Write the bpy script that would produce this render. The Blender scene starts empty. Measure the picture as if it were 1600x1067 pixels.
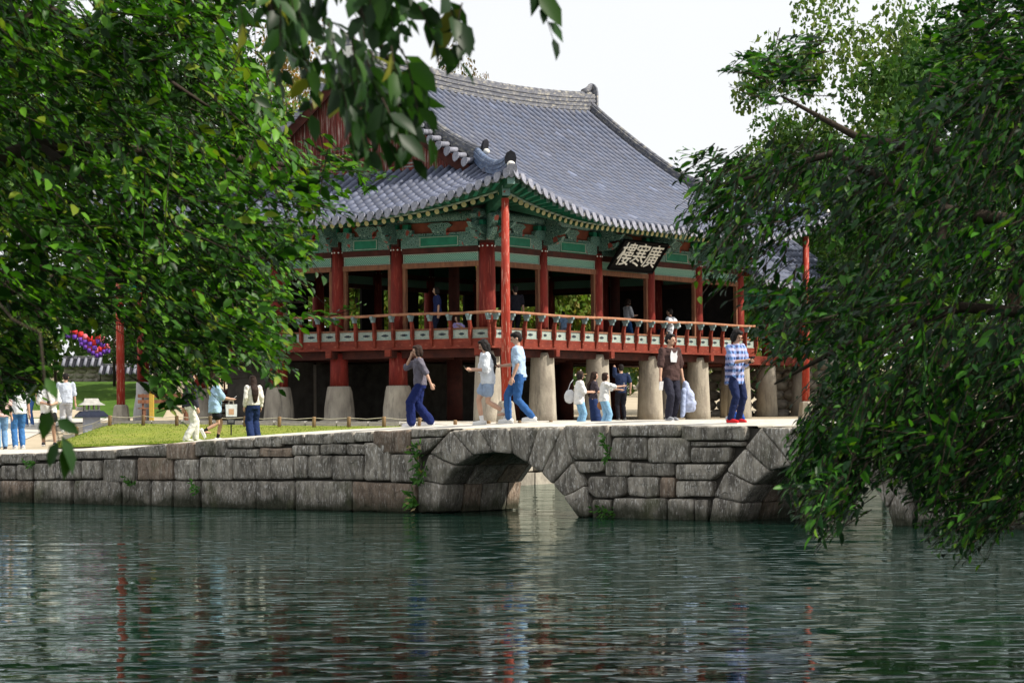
import bpy, bmesh, math, random
import numpy as np
from mathutils import Vector, Matrix
rnd = random.Random(7)
nrng = np.random.default_rng(11)
S = bpy.context.scene
COL = S.collection
PI = math.pi
EYE = 1.85          # camera height above the pond (water level is z = 0)
FPX, HOR, ROLL = 3950.0, 645.0, -0.0065

# ------------------------------------------------------------------ camera
cam_d = bpy.data.cameras.new('camera')
cam = bpy.data.objects.new('camera', cam_d)
COL.objects.link(cam)
cam.location = (0, 0, EYE)
cam.rotation_euler = (PI / 2, 0.0065, 0)
cam_d.sensor_width = 36
cam_d.lens = FPX / 1600 * 36
cam_d.shift_y = (HOR - 533.5) / 1600
cam_d.clip_start = 0.3
cam_d.clip_end = 3000
cam_d.dof.use_dof = True
cam_d.dof.focus_distance = 50
cam_d.dof.aperture_fstop = 9
S.camera = cam

# ------------------------------------------------------------------ world, sun, exposure
SUN_EL, SUN_AZ = math.radians(45), math.radians(102)     # azimuth clockwise from +Y (view direction)
W = bpy.data.worlds.new('World')
S.world = W
W.use_nodes = True
wn, wl = W.node_tree.nodes, W.node_tree.links
wn.clear()
w_out = wn.new('ShaderNodeOutputWorld')
w_bg = wn.new('ShaderNodeBackground')
w_sky = wn.new('ShaderNodeTexSky')
w_sky.sky_type = 'NISHITA'
w_sky.sun_disc = False
w_sky.sun_elevation = SUN_EL
w_sky.sun_rotation = SUN_AZ
w_sky.air_density = 1.0
w_sky.dust_density = 2.5
w_tc = wn.new('ShaderNodeTexCoord')
w_no = wn.new('ShaderNodeTexNoise')
w_no.inputs['Scale'].default_value = 2.2
w_no.inputs['Detail'].default_value = 5
w_mr = wn.new('ShaderNodeMapRange')
w_mr.inputs['From Min'].default_value = 0.3
w_mr.inputs['From Max'].default_value = 0.6
w_mr.inputs['To Min'].default_value = 0.88
w_mr.inputs['To Max'].default_value = 1.0
w_mix = wn.new('ShaderNodeMixRGB')
w_mix.inputs['Color2'].default_value = (9.6, 9.75, 10.0, 1)      # thin bright cloud cover
wl.new(w_tc.outputs['Generated'], w_no.inputs['Vector'])
wl.new(w_no.outputs['Fac'], w_mr.inputs['Value'])
wl.new(w_mr.outputs['Result'], w_mix.inputs['Fac'])
wl.new(w_sky.outputs['Color'], w_mix.inputs['Color1'])
wl.new(w_mix.outputs['Color'], w_bg.inputs['Color'])
w_bg.inputs['Strength'].default_value = 0.08
wl.new(w_bg.outputs['Background'], w_out.inputs['Surface'])

sun_d = bpy.data.lights.new('sun', 'SUN')
sun_d.energy = 5.0
sun_d.angle = math.radians(1.2)
sun_d.color = (1.0, 0.93, 0.82)
sun = bpy.data.objects.new('sun', sun_d)
COL.objects.link(sun)
sdir = Vector((math.sin(SUN_AZ) * math.cos(SUN_EL), math.cos(SUN_AZ) * math.cos(SUN_EL), math.sin(SUN_EL)))
sun.rotation_euler = sdir.to_track_quat('Z', 'Y').to_euler()
sun.location = (30, -20, 40)
S.view_settings.view_transform = 'Standard'
S.view_settings.look = 'None'
S.view_settings.exposure = 0.43
S.view_settings.gamma = 1.0
S.view_settings.use_curve_mapping = False
S.cycles.use_denoising = True
S.cycles.max_bounces = 7
S.cycles.transparent_max_bounces = 4
S.cycles.caustics_reflective = False
S.cycles.caustics_refractive = False

# ------------------------------------------------------------------ helpers
def unroll(px, py):
    x, y = px - 800.0, py - HOR
    c, s = math.cos(ROLL), math.sin(ROLL)
    return (x * c + y * s) / FPX, (-x * s + y * c) / FPX

def pix(px, py, d):
    x, y = unroll(px, py)
    return Vector((x * d, d, EYE - y * d))

def tag(o, label=None, cat=None, group=None, kind=None):
    if label: o['label'] = label
    if cat: o['category'] = cat
    if group: o['group'] = group
    if kind: o['kind'] = kind
    return o

def empty(name, loc=(0, 0, 0), rz=0.0):
    o = bpy.data.objects.new(name, None)
    COL.objects.link(o)
    o.location = loc
    o.rotation_euler = (0, 0, rz)
    o.empty_display_size = 0.3
    return o

def link(name, me, parent=None, M=None):
    o = bpy.data.objects.new(name, me)
    COL.objects.link(o)
    if parent: o.parent = parent
    if M is not None: o.matrix_basis = M
    return o

class MB:
    def __init__(s):
        s.v, s.f, s.mi = [], [], []
        s.m = 0
    def add(s, vs, fs):
        b = len(s.v)
        s.v.extend([tuple(p) for p in vs])
        for f in fs:
            s.f.append([b + i for i in f]); s.mi.append(s.m)
        return s
    def box(s, c, size, M=None):
        hx, hy, hz = size[0] / 2, size[1] / 2, size[2] / 2
        vs = [Vector((x, y, z)) for z in (-hz, hz) for y in (-hy, hy) for x in (-hx, hx)]
        if M is not None: vs = [M @ p for p in vs]
        c = Vector(c)
        return s.add([p + c for p in vs], [(0, 2, 3, 1), (4, 5, 7, 6), (0, 1, 5, 4), (2, 6, 7, 3), (0, 4, 6, 2), (1, 3, 7, 5)])
    def bx(s, a, b):
        return s.box([(a[i] + b[i]) / 2 for i in range(3)], [abs(b[i] - a[i]) for i in range(3)])
    def tube(s, pts, radii, n=8, cap=True):
        pts = [Vector(p) for p in pts]
        if not isinstance(radii, (list, tuple)): radii = [radii] * len(pts)
        rings = []
        prev = None
        for i, p in enumerate(pts):
            d = (pts[min(i + 1, len(pts) - 1)] - pts[max(i - 1, 0)])
            if d.length < 1e-9: d = Vector((0, 0, 1))
            d.normalize()
            if prev is None:
                a = d.orthogonal().normalized() if abs(d.z) < 0.99 else Vector((1, 0, 0))
            else:
                a = (prev - d * prev.dot(d)).normalized()
            prev = a
            b = d.cross(a)
            rings.append([p + (a * math.cos(2 * PI * k / n) + b * math.sin(2 * PI * k / n)) * radii[i] for k in range(n)])
        return s.rings(rings, cap)
    def rings(s, rings, cap=True):
        n = len(rings[0]); b = len(s.v)
        for r in rings: s.v.extend([tuple(p) for p in r])
        for i in range(len(rings) - 1):
            for k in range(n):
                s.f.append([b + i * n + k, b + i * n + (k + 1) % n, b + (i + 1) * n + (k + 1) % n, b + (i + 1) * n + k]); s.mi.append(s.m)
        if cap:
            s.f.append([b + k for k in range(n)][::-1]); s.mi.append(s.m)
            s.f.append([b + (len(rings) - 1) * n + k for k in range(n)]); s.mi.append(s.m)
        return s
    def lathe(s, prof, c=(0, 0, 0), n=14, cap=True, jit=0, ph=0.0):
        rings = []
        for r, z in prof:
            rings.append([(c[0] + r * math.cos(2 * PI * k / n + ph) * (1 + (rnd.uniform(-jit, jit) if jit else 0)), c[1] + r * math.sin(2 * PI * k / n + ph) * (1 + (rnd.uniform(-jit, jit) if jit else 0)), c[2] + z) for k in range(n)])
        return s.rings(rings, cap)
    def prism(s, poly, o, u, v, w, th):
        """polygon (a, b) in plane o + a*u + b*v, thickness th along w (centred)"""
        o, u, v, w = Vector(o), Vector(u), Vector(v), Vector(w)
        n = len(poly)
        A = [o + u * a + v * b - w * th / 2 for a, b in poly]
        B = [o + u * a + v * b + w * th / 2 for a, b in poly]
        fs = [[i, (i + 1) % n, n + (i + 1) % n, n + i] for i in range(n)]
        fs += [list(range(n))[::-1], list(range(n, 2 * n))]
        return s.add(A + B, fs)
    def ell(s, c, r, nu=12, nv=8, M=None):
        c = Vector(c); rings = []
        for j in range(1, nv):
            th = PI * j / nv
            rings.append([Vector((r[0] * math.sin(th) * math.cos(2 * PI * k / nu), r[1] * math.sin(th) * math.sin(2 * PI * k / nu), -r[2] * math.cos(th))) for k in range(nu)])
        top, bot = Vector((0, 0, r[2])), Vector((0, 0, -r[2]))
        if M is not None:
            rings = [[M @ p for p in q] for q in rings]; top = M @ top; bot = M @ bot
        rings = [[p + c for p in q] for q in rings]
        b0 = len(s.v)
        s.rings(rings, cap=False)
        e = len(s.v)
        s.v.extend([tuple(bot + c), tuple(top + c)])
        for k in range(nu):
            s.f.append([b0 + (k + 1) % nu, b0 + k, e]); s.mi.append(s.m)
            q = b0 + (nv - 2) * nu
            s.f.append([q + k, q + (k + 1) % nu, e + 1]); s.mi.append(s.m)
        return s
    def grid(s, rows):
        m = len(rows[0]); b = len(s.v)
        for r in rows: s.v.extend([tuple(p) for p in r])
        for i in range(len(rows) - 1):
            for k in range(m - 1):
                s.f.append([b + i * m + k, b + i * m + k + 1, b + (i + 1) * m + k + 1, b + (i + 1) * m + k]); s.mi.append(s.m)
        return s
    def mesh(s, name, mats, smooth=False):
        me = bpy.data.meshes.new(name)
        me.from_pydata(s.v, [], s.f)
        if not isinstance(mats, (list, tuple)): mats = [mats]
        for m in mats: me.materials.append(m)
        if len(mats) > 1: me.polygons.foreach_set('material_index', s.mi)
        if smooth:
            me.polygons.foreach_set('use_smooth', [True] * len(s.f))
        me.validate()
        return me
    def build(s, name, mats, parent=None, smooth=False, M=None):
        return link(name, s.mesh(name, mats, smooth), parent, M)

def fix_normals(me):
    bm = bmesh.new(); bm.from_mesh(me)
    bmesh.ops.recalc_face_normals(bm, faces=bm.faces)
    bm.to_mesh(me); bm.free()

# ------------------------------------------------------------------ materials
def newmat(name):
    m = bpy.data.materials.new(name)
    m.use_nodes = True
    nt = m.node_tree
    return m, nt.nodes, nt.links, nt.nodes['Principled BSDF']

def surf(name, c1, c2=None, scale=(3, 3, 3), rough=0.75, bump=0.0, detail=5, var=0.0, coord='Object', spec=0.12,
         lo=0.35, hi=0.65, c3=None, scale3=(1, 1, 1), lo3=0.5, hi3=0.7, attr=None, bscale=None):
    """two-tone weathered surface: noise mixes c1/c2, a second noise mixes in c3, each object differs by var"""
    m, n, l, b = newmat(name)
    b.inputs['Roughness'].default_value = rough
    b.inputs['Specular IOR Level'].default_value = spec
    c2 = c2 or tuple(x * 0.7 for x in c1)
    tc = n.new('ShaderNodeTexCoord')
    oi = n.new('ShaderNodeObjectInfo')
    off = n.new('ShaderNodeVectorMath'); off.operation = 'SCALE'
    cmb = n.new('ShaderNodeCombineXYZ')
    for k in range(3): l.new(oi.outputs['Random'], cmb.inputs[k])
    l.new(cmb.outputs[0], off.inputs[0]); off.inputs['Scale'].default_value = 37.0
    add = n.new('ShaderNodeVectorMath'); add.operation = 'ADD'
    l.new(tc.outputs[coord], add.inputs[0]); l.new(off.outputs[0], add.inputs[1])
    def noise(sc):
        mp = n.new('ShaderNodeMapping'); mp.inputs['Scale'].default_value = sc
        l.new(add.outputs[0], mp.inputs['Vector'])
        t = n.new('ShaderNodeTexNoise'); t.inputs['Scale'].default_value = 1.0; t.inputs['Detail'].default_value = detail
        t.inputs['Roughness'].default_value = 0.62
        l.new(mp.outputs[0], t.inputs['Vector'])
        return t
    t1 = noise(scale)
    mr = n.new('ShaderNodeMapRange'); mr.inputs['From Min'].default_value = lo; mr.inputs['From Max'].default_value = hi
    l.new(t1.outputs['Fac'], mr.inputs['Value'])
    mx = n.new('ShaderNodeMixRGB'); mx.inputs['Color1'].default_value = (*c1, 1); mx.inputs['Color2'].default_value = (*c2, 1)
    l.new(mr.outputs[0], mx.inputs['Fac'])
    col = mx.outputs[0]
    if c3:
        t3 = noise(scale3)
        mr3 = n.new('ShaderNodeMapRange'); mr3.inputs['From Min'].default_value = lo3; mr3.inputs['From Max'].default_value = hi3
        l.new(t3.outputs['Fac'], mr3.inputs['Value'])
        m3 = n.new('ShaderNodeMixRGB'); m3.inputs['Color2'].default_value = (*c3, 1)
        l.new(col, m3.inputs['Color1']); l.new(mr3.outputs[0], m3.inputs['Fac'])
        col = m3.outputs[0]
    if var:
        hs = n.new('ShaderNodeHueSaturation')
        v = n.new('ShaderNodeMapRange'); v.inputs['To Min'].default_value = 1 - var; v.inputs['To Max'].default_value = 1 + var
        l.new(oi.outputs['Random'], v.inputs['Value']); l.new(v.outputs[0], hs.inputs['Value'])
        l.new(col, hs.inputs['Color']); col = hs.outputs[0]
    if attr:
        at = n.new('ShaderNodeAttribute'); at.attribute_name = attr
        mm = n.new('ShaderNodeMixRGB'); mm.blend_type = 'MULTIPLY'; mm.inputs['Fac'].default_value = 1
        l.new(col, mm.inputs['Color1']); l.new(at.outputs['Color'], mm.inputs['Color2']); col = mm.outputs[0]
    l.new(col, b.inputs['Base Color'])
    if bump:
        tb = noise(bscale or tuple(x * 2.5 for x in scale))
        bp = n.new('ShaderNodeBump'); bp.inputs['Strength'].default_value = bump; bp.inputs['Distance'].default_value = 0.03
        l.new(tb.outputs['Fac'], bp.inputs['Height']); l.new(bp.outputs[0], b.inputs['Normal'])
    return m

M = {}
M['red'] = surf('red_timber_paint', (.20, .024, .017), (.11, .015, .012), (5, 5, 1.2), .6, .25, c3=(.34, .10, .065), scale3=(16, 16, 2), lo3=.56, hi3=.72, var=.1)
M['red_pale'] = surf('faded_red_paint', (.36, .045, .026), (.25, .03, .02), (6, 6, 1), .55, .3, c3=(.56, .30, .23), scale3=(40, 40, 3), lo3=.56, hi3=.64)
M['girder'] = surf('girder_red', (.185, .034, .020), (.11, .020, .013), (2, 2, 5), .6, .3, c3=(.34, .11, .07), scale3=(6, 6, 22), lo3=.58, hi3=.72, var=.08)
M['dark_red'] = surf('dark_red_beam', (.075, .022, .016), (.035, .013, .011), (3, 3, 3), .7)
M['brown'] = surf('brown_timber', (.22, .10, .055), (.12, .055, .035), (12, 12, 3), .7, .3, var=.12)
M['rail'] = surf('handrail_wood', (.40, .20, .12), (.26, .12, .07), (6, 6, 6), .6, .2)
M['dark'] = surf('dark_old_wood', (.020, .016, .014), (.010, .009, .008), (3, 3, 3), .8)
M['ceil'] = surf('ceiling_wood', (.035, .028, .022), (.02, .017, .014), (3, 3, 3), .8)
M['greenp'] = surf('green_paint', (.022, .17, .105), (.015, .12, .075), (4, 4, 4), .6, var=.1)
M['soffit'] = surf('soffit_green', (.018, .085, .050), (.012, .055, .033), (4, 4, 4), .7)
M['pale_line'] = surf('pale_paint', (.30, .36, .30), (.21, .27, .23), (9, 9, 9), .7)
M['panel'] = surf('balustrade_panel_paint', (.33, .36, .32), (.21, .26, .235), (14, 14, 14), .7, c3=(.17, .27, .27), scale3=(6, 6, 6), lo3=.55, hi3=.7, var=.12)
M['hole_dark'] = surf('pierced_hole_dark', (.016, .035, .05), (.03, .03, .035), (9, 9, 9), .7)  # dark plate colour standing in for the shade inside pierced openings
M['lotus'] = surf('pale_blue_paint', (.20, .27, .27), (.12, .17, .18), (12, 12, 12), .7)
M['redpanel'] = surf('red_ochre_panel', (.21, .060, .036), (.13, .04, .026), (3, 3, 3), .8)
M['stone_pillar'] = surf('pillar_granite', (.40, .36, .29), (.25, .22, .18), (3, 3, 1.2), .85, .5, c3=(.14, .125, .105), scale3=(7, 7, 1.1), lo3=.55, hi3=.75, var=.08, bscale=(14, 14, 14))
M['granite'] = surf('pale_granite', (.42, .41, .38), (.30, .29, .27), (9, 9, 9), .85, .3, var=.1)
M['tile'] = surf('roof_tile', (.104, .120, .176), (.080, .092, .136), (3, 3, 3), .6, .15, c3=(.22, .225, .25), scale3=(2, 2, 2), lo3=.64, hi3=.85, var=.03, attr='Col', spec=.35)
M['tile_bed'] = surf('roof_tile_bed', (.026, .027, .035), (.016, .017, .021), (4, 4, 4), .7)
M['ridge'] = surf('ridge_tile', (.17, .175, .20), (.085, .09, .11), (4, 4, 12), .65, .3, c3=(.36, .34, .29), scale3=(5, 5, 9), lo3=.5, hi3=.7, var=.12)
M['ridge_sky_blue'] = surf('hip_tile_sky_tint', (.10, .15, .26), (.06, .085, .14), (4, 4, 9), .45, .2, c3=(.24, .29, .38), scale3=(3, 3, 8), lo3=.52, hi3=.7, var=.1, spec=.5)  # blue of the reflected sky put into the hip tile colour
M['spade'] = surf('eave_end_tile', (.27, .275, .32), (.16, .165, .205), (14, 14, 14), .65, .4, var=.14)
M['lime'] = surf('white_lime', (.72, .71, .68), (.55, .54, .51), (9, 9, 9), .8)
M['rafter_end'] = surf('rafter_end_paint', (.52, .47, .24), (.38, .36, .20), (20, 20, 20), .7)
M['plank'] = surf('weathered_plank', (.16, .036, .03), (.09, .026, .022), (14, 14, 1.2), .8, .3, c3=(.44, .36, .33), scale3=(24, 24, 1.1), lo3=.54, hi3=.68, var=.25)
M['black'] = surf('black_lacquer', (.006, .006, .007), (.009, .008, .008), (4, 4, 4), .85, spec=.03)
M['white_letter'] = surf('white_letter_paint', (.78, .77, .72), (.66, .64, .58), (9, 9, 9), .7)
M['stone'] = surf('bridge_stone', (.37, .335, .28), (.125, .113, .096), (7, 7, 2.2), .9, 1.0, detail=10, lo=.36, hi=.62, c3=(.60, .575, .53), scale3=(34, 34, 9), lo3=.53, hi3=.67, var=.24, bscale=(26, 26, 12))
M['stone_brown'] = surf('bridge_stone_brown', (.34, .26, .195), (.13, .10, .078), (7, 7, 2.2), .9, 1.0, detail=9, c3=(.45, .40, .34), scale3=(38, 38, 7), lo3=.53, hi3=.66, var=.22, bscale=(26, 26, 12))
M['core'] = surf('bridge_core', (.085, .078, .068), (.05, .046, .04), (3, 3, 3), .95)
M['paving'] = surf('pale_paving', (.52, .49, .43), (.42, .395, .345), (.8, .8, .8), .9, .15, c3=(.60, .58, .54), scale3=(6, 6, 6), lo3=.5, hi3=.7)
M['sand'] = surf('sandy_earth', (.44, .37, .27), (.34, .29, .205), (.5, .5, .5), .95, .2, detail=8)
M['lawn'] = surf('lawn', (.21, .235, .04), (.14, .18, .03), (.9, .9, .9), .95, .5, detail=9, c3=(.24, .22, .065), scale3=(.35, 1.2, 1), lo3=.5, hi3=.75, bscale=(25, 25, 25))
M['slope_grass'] = surf('slope_grass', (.070, .135, .018), (.04, .085, .012), (1, 1, 1), .95, .5, detail=8)
M['bank_stone'] = surf('bank_stone', (.36, .33, .27), (.22, .20, .165), (4, 4, 4), .9, .6, var=.2)
M['bark'] = surf('bark', (.055, .042, .032), (.03, .024, .019), (7, 7, 2), .95, .8)
M['moss'] = surf('moss', (.07, .12, .02), (.04, .075, .012), (9, 9, 9), .95)

def wet_foot(m):
    """algae and wet grime along the waterline of the masonry"""
    n, l = m.node_tree.nodes, m.node_tree.links
    b = n['Principled BSDF']; src = b.inputs['Base Color'].links[0].from_socket
    tc = n.new('ShaderNodeTexCoord'); sp = n.new('ShaderNodeSeparateXYZ'); l.new(tc.outputs['Object'], sp.inputs[0])
    t = n.new('ShaderNodeTexNoise'); t.inputs['Scale'].default_value = 2.2; t.inputs['Detail'].default_value = 6; l.new(tc.outputs['Object'], t.inputs['Vector'])
    a = n.new('ShaderNodeMath'); a.operation = 'MULTIPLY_ADD'; a.inputs[1].default_value = -.55; l.new(t.outputs['Fac'], a.inputs[0]); l.new(sp.outputs[2], a.inputs[2])
    r = n.new('ShaderNodeMapRange'); r.inputs['From Min'].default_value = -.20; r.inputs['From Max'].default_value = .05; r.inputs['To Min'].default_value = .88; r.inputs['To Max'].default_value = 0
    l.new(a.outputs[0], r.inputs['Value'])
    x = n.new('ShaderNodeMixRGB'); x.inputs['Color2'].default_value = (.022, .027, .014, 1); l.new(src, x.inputs['Color1']); l.new(r.outputs[0], x.inputs['Fac'])
    # mossy tint in patches higher up
    t2 = n.new('ShaderNodeTexNoise'); t2.inputs['Scale'].default_value = 1.3; t2.inputs['Detail'].default_value = 7; l.new(tc.outputs['Object'], t2.inputs['Vector'])
    r2 = n.new('ShaderNodeMapRange'); r2.inputs['From Min'].default_value = .58; r2.inputs['From Max'].default_value = .72; r2.inputs['To Max'].default_value = .55; l.new(t2.outputs['Fac'], r2.inputs['Value'])
    y = n.new('ShaderNodeMixRGB'); y.inputs['Color2'].default_value = (.075, .085, .035, 1); l.new(x.outputs[0], y.inputs['Color1']); l.new(r2.outputs[0], y.inputs['Fac'])
    l.new(y.outputs[0], b.inputs['Base Color'])
wet_foot(M['stone']); wet_foot(M['stone_brown'])
def leafmat(name, trans=.28, rough=.42):
    m, n, l, b = newmat(name)
    at = n.new('ShaderNodeAttribute'); at.attribute_name = 'Col'
    oi = n.new('ShaderNodeObjectInfo')
    hs = n.new('ShaderNodeHueSaturation')
    v = n.new('ShaderNodeMapRange'); v.inputs['To Min'].default_value = .7; v.inputs['To Max'].default_value = 1.35
    l.new(oi.outputs['Random'], v.inputs['Value']); l.new(v.outputs[0], hs.inputs['Value'])
    l.new(at.outputs['Color'], hs.inputs['Color'])
    l.new(hs.outputs[0], b.inputs['Base Color'])
    b.inputs['Roughness'].default_value = rough
    b.inputs['Specular IOR Level'].default_value = .15
    tr = n.new('ShaderNodeBsdfTranslucent')
    g = n.new('ShaderNodeMixRGB'); g.blend_type = 'MULTIPLY'; g.inputs['Fac'].default_value = 1
    g.inputs['Color2'].default_value = (1.5, 1.7, .6, 1)
    l.new(hs.outputs[0], g.inputs['Color1']); l.new(g.outputs[0], tr.inputs['Color'])
    mx = n.new('ShaderNodeMixShader'); mx.inputs['Fac'].default_value = trans
    l.new(b.outputs[0], mx.inputs[1]); l.new(tr.outputs[0], mx.inputs[2])
    l.new(mx.outputs[0], n['Material Output'].inputs['Surface'])
    return m
M['leaf'] = leafmat('leaf')
M['leaf_far'] = leafmat('leaf_far', .3, .6)

def dancheong(name, ground, sc=9.0):
    """painted scroll-work on the bracket and beam ends: flat print"""
    m, n, l, b = newmat(name)
    b.inputs['Roughness'].default_value = .7
    tc = n.new('ShaderNodeTexCoord')
    vo = n.new('ShaderNodeTexVoronoi'); vo.feature = 'F1'; vo.inputs['Scale'].default_value = sc
    l.new(tc.outputs['Object'], vo.inputs['Vector'])
    mt = n.new('ShaderNodeMath'); mt.operation = 'MULTIPLY'; mt.inputs[1].default_value = 26.0
    l.new(vo.outputs['Distance'], mt.inputs[0])
    sn = n.new('ShaderNodeMath'); sn.operation = 'SINE'
    l.new(mt.outputs[0], sn.inputs[0])
    cr = n.new('ShaderNodeValToRGB')
    e = cr.color_ramp.elements
    e[0].position = .0; e[0].color = (*ground, 1)
    e[1].position = 1.0; e[1].color = (.20, .27, .22, 1)
    for p, c in ((.35, tuple(x * .5 for x in ground)), (.62, (.02, .12, .16)), (.78, (.06, .26, .20)), (.9, (.30, .40, .34))):
        q = cr.color_ramp.elements.new(p); q.color = (*c, 1)
    mr = n.new('ShaderNodeMapRange'); mr.inputs['From Min'].default_value = -1
    l.new(sn.outputs[0], mr.inputs['Value']); l.new(mr.outputs[0], cr.inputs['Fac'])
    v2 = n.new('ShaderNodeTexVoronoi'); v2.inputs['Scale'].default_value = sc * .7
    l.new(tc.outputs['Object'], v2.inputs['Vector'])
    r2 = n.new('ShaderNodeSeparateColor'); l.new(v2.outputs['Color'], r2.inputs[0])
    th = n.new('ShaderNodeMath'); th.operation = 'GREATER_THAN'; th.inputs[1].default_value = .94
    l.new(r2.outputs[0], th.inputs[0])
    mx = n.new('ShaderNodeMixRGB'); mx.inputs['Color2'].default_value = (.24, .045, .03, 1)
    l.new(cr.outputs[0], mx.inputs['Color1']); l.new(th.outputs[0], mx.inputs['Fac'])
    l.new(mx.outputs[0], b.inputs['Base Color'])
    return m
M['dan'] = dancheong('painted_scrolls', (.010, .058, .038), 9)
M['dan_fine'] = dancheong('painted_beam_head', (.012, .078, .05), 12)
M['dan_pale'] = dancheong('painted_rafter_head', (.16, .26, .23), 22)

def lattice_mat():
    m, n, l, b = newmat('lattice_screen')
    b.inputs['Roughness'].default_value = .7
    tc = n.new('ShaderNodeTexCoord')
    sp = n.new('ShaderNodeSeparateXYZ'); l.new(tc.outputs['Object'], sp.inputs[0])
    s1 = n.new('ShaderNodeMath'); s1.operation = 'ADD'; l.new(sp.outputs[0], s1.inputs[0]); l.new(sp.outputs[1], s1.inputs[1])
    outs = []
    for op in ('ADD', 'SUBTRACT'):
        a = n.new('ShaderNodeMath'); a.operation = op; l.new(s1.outputs[0], a.inputs[0]); l.new(sp.outputs[2], a.inputs[1])
        k = n.new('ShaderNodeMath'); k.operation = 'MULTIPLY'; k.inputs[1].default_value = 85; l.new(a.outputs[0], k.inputs[0])
        q = n.new('ShaderNodeMath'); q.operation = 'SINE'; l.new(k.outputs[0], q.inputs[0])
        outs.append(q)
    mxm = n.new('ShaderNodeMath'); mxm.operation = 'MAXIMUM'; l.new(outs[0].outputs[0], mxm.inputs[0]); l.new(outs[1].outputs[0], mxm.inputs[1])
    mr = n.new('ShaderNodeMapRange'); mr.inputs['From Min'].default_value = .2; mr.inputs['From Max'].default_value = .8
    l.new(mxm.outputs[0], mr.inputs['Value'])
    mx = n.new('ShaderNodeMixRGB'); mx.inputs['Color1'].default_value = (.03, .12, .085, 1); mx.inputs['Color2'].default_value = (.20, .38, .30, 1)
    l.new(mr.outputs[0], mx.inputs['Fac']); l.new(mx.outputs[0], b.inputs['Base Color'])
    return m
M['lattice'] = lattice_mat()

def water_mat():
    m, n, l, b = newmat('pond_water')
    b.inputs['Base Color'].default_value = (.007, .036, .026, 1)
    b.inputs['Roughness'].default_value = .035
    b.inputs['IOR'].default_value = 1.333
    b.inputs['Specular IOR Level'].default_value = .32
    tc = n.new('ShaderNodeTexCoord')
    last = None
    # long swell, sparse ripple crests, faint cross chop
    for sc, dist, rot, lo, hi in (((.35, .8, 1), .022, .15, 0, 1), ((2.3, 3.8, 1), .060, -.06, .52, .86), ((4.0, 9.0, 1), .0013, .22, 0, 1)):
        mp = n.new('ShaderNodeMapping'); mp.inputs['Scale'].default_value = sc; mp.inputs['Rotation'].default_value = (0, 0, rot)
        l.new(tc.outputs['Object'], mp.inputs['Vector'])
        t = n.new('ShaderNodeTexNoise'); t.inputs['Scale'].default_value = 1; t.inputs['Detail'].default_value = 1.5; t.inputs['Roughness'].default_value = .45
        l.new(mp.outputs[0], t.inputs['Vector'])
        r = n.new('ShaderNodeMapRange'); r.interpolation_type = 'SMOOTHSTEP'
        r.inputs['From Min'].default_value = lo; r.inputs['From Max'].default_value = hi
        l.new(t.outputs['Fac'], r.inputs['Value'])
        bp = n.new('ShaderNodeBump'); bp.inputs['Strength'].default_value = 1.0
        bp.inputs['Distance'].default_value = dist
        hgt = r.outputs[0]
        if lo:                                   # calm and ruffled patches
            mq = n.new('ShaderNodeMapping'); mq.inputs['Scale'].default_value = (.11, .20, 1); l.new(tc.outputs['Object'], mq.inputs['Vector'])
            tq = n.new('ShaderNodeTexNoise'); tq.inputs['Scale'].default_value = 1; tq.inputs['Detail'].default_value = 3; l.new(mq.outputs[0], tq.inputs['Vector'])
            rq = n.new('ShaderNodeMapRange'); rq.inputs['From Min'].default_value = .36; rq.inputs['From Max'].default_value = .62
            rq.inputs['To Min'].default_value = .25; rq.inputs['To Max'].default_value = 1.25; l.new(tq.outputs['Fac'], rq.inputs['Value'])
            mu = n.new('ShaderNodeMath'); mu.operation = 'MULTIPLY'; l.new(r.outputs[0], mu.inputs[0]); l.new(rq.outputs[0], mu.inputs[1])
            sy = n.new('ShaderNodeSeparateXYZ'); l.new(tc.outputs['Object'], sy.inputs[0])      # the bridge shelters the far water
            ry = n.new('ShaderNodeMapRange'); ry.inputs['From Min'].default_value = 19; ry.inputs['From Max'].default_value = 38
            ry.inputs['To Min'].default_value = 1.5; ry.inputs['To Max'].default_value = .35; l.new(sy.outputs[1], ry.inputs['Value'])
            m2 = n.new('ShaderNodeMath'); m2.operation = 'MULTIPLY'; l.new(mu.outputs[0], m2.inputs[0]); l.new(ry.outputs[0], m2.inputs[1]); hgt = m2.outputs[0]
        l.new(hgt, bp.inputs['Height'])
        if last: l.new(last.outputs[0], bp.inputs['Normal'])
        last = bp
    # murky body colour under a reflecting surface
    fr = n.new('ShaderNodeFresnel'); fr.inputs['IOR'].default_value = 1.333; l.new(last.outputs[0], fr.inputs['Normal'])
    mf = n.new('ShaderNodeMath'); mf.operation = 'MULTIPLY'; mf.inputs[1].default_value = .82; l.new(fr.outputs[0], mf.inputs[0])
    df = n.new('ShaderNodeBsdfDiffuse'); df.inputs['Color'].default_value = (.003, .0145, .010, 1)
    gl = n.new('ShaderNodeBsdfGlossy'); gl.inputs['Color'].default_value = (.88, .97, .95, 1); gl.inputs['Roughness'].default_value = .03
    l.new(last.outputs[0], gl.inputs['Normal'])
    ms = n.new('ShaderNodeMixShader'); l.new(mf.outputs[0], ms.inputs[0]); l.new(df.outputs[0], ms.inputs[1]); l.new(gl.outputs[0], ms.inputs[2])
    l.new(ms.outputs[0], n['Material Output'].inputs['Surface']); n.remove(b)
    return m
M['water'] = water_mat()

_flat = {}
def flat(c, rough=.8):
    k = (tuple(round(x, 3) for x in c), rough)
    if k not in _flat:
        _flat[k] = surf('cloth_%d' % len(_flat), c, tuple(x * .82 for x in c), (9, 9, 9), rough, .35, bscale=(16, 16, 10), spec=.05)
    return _flat[k]

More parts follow.
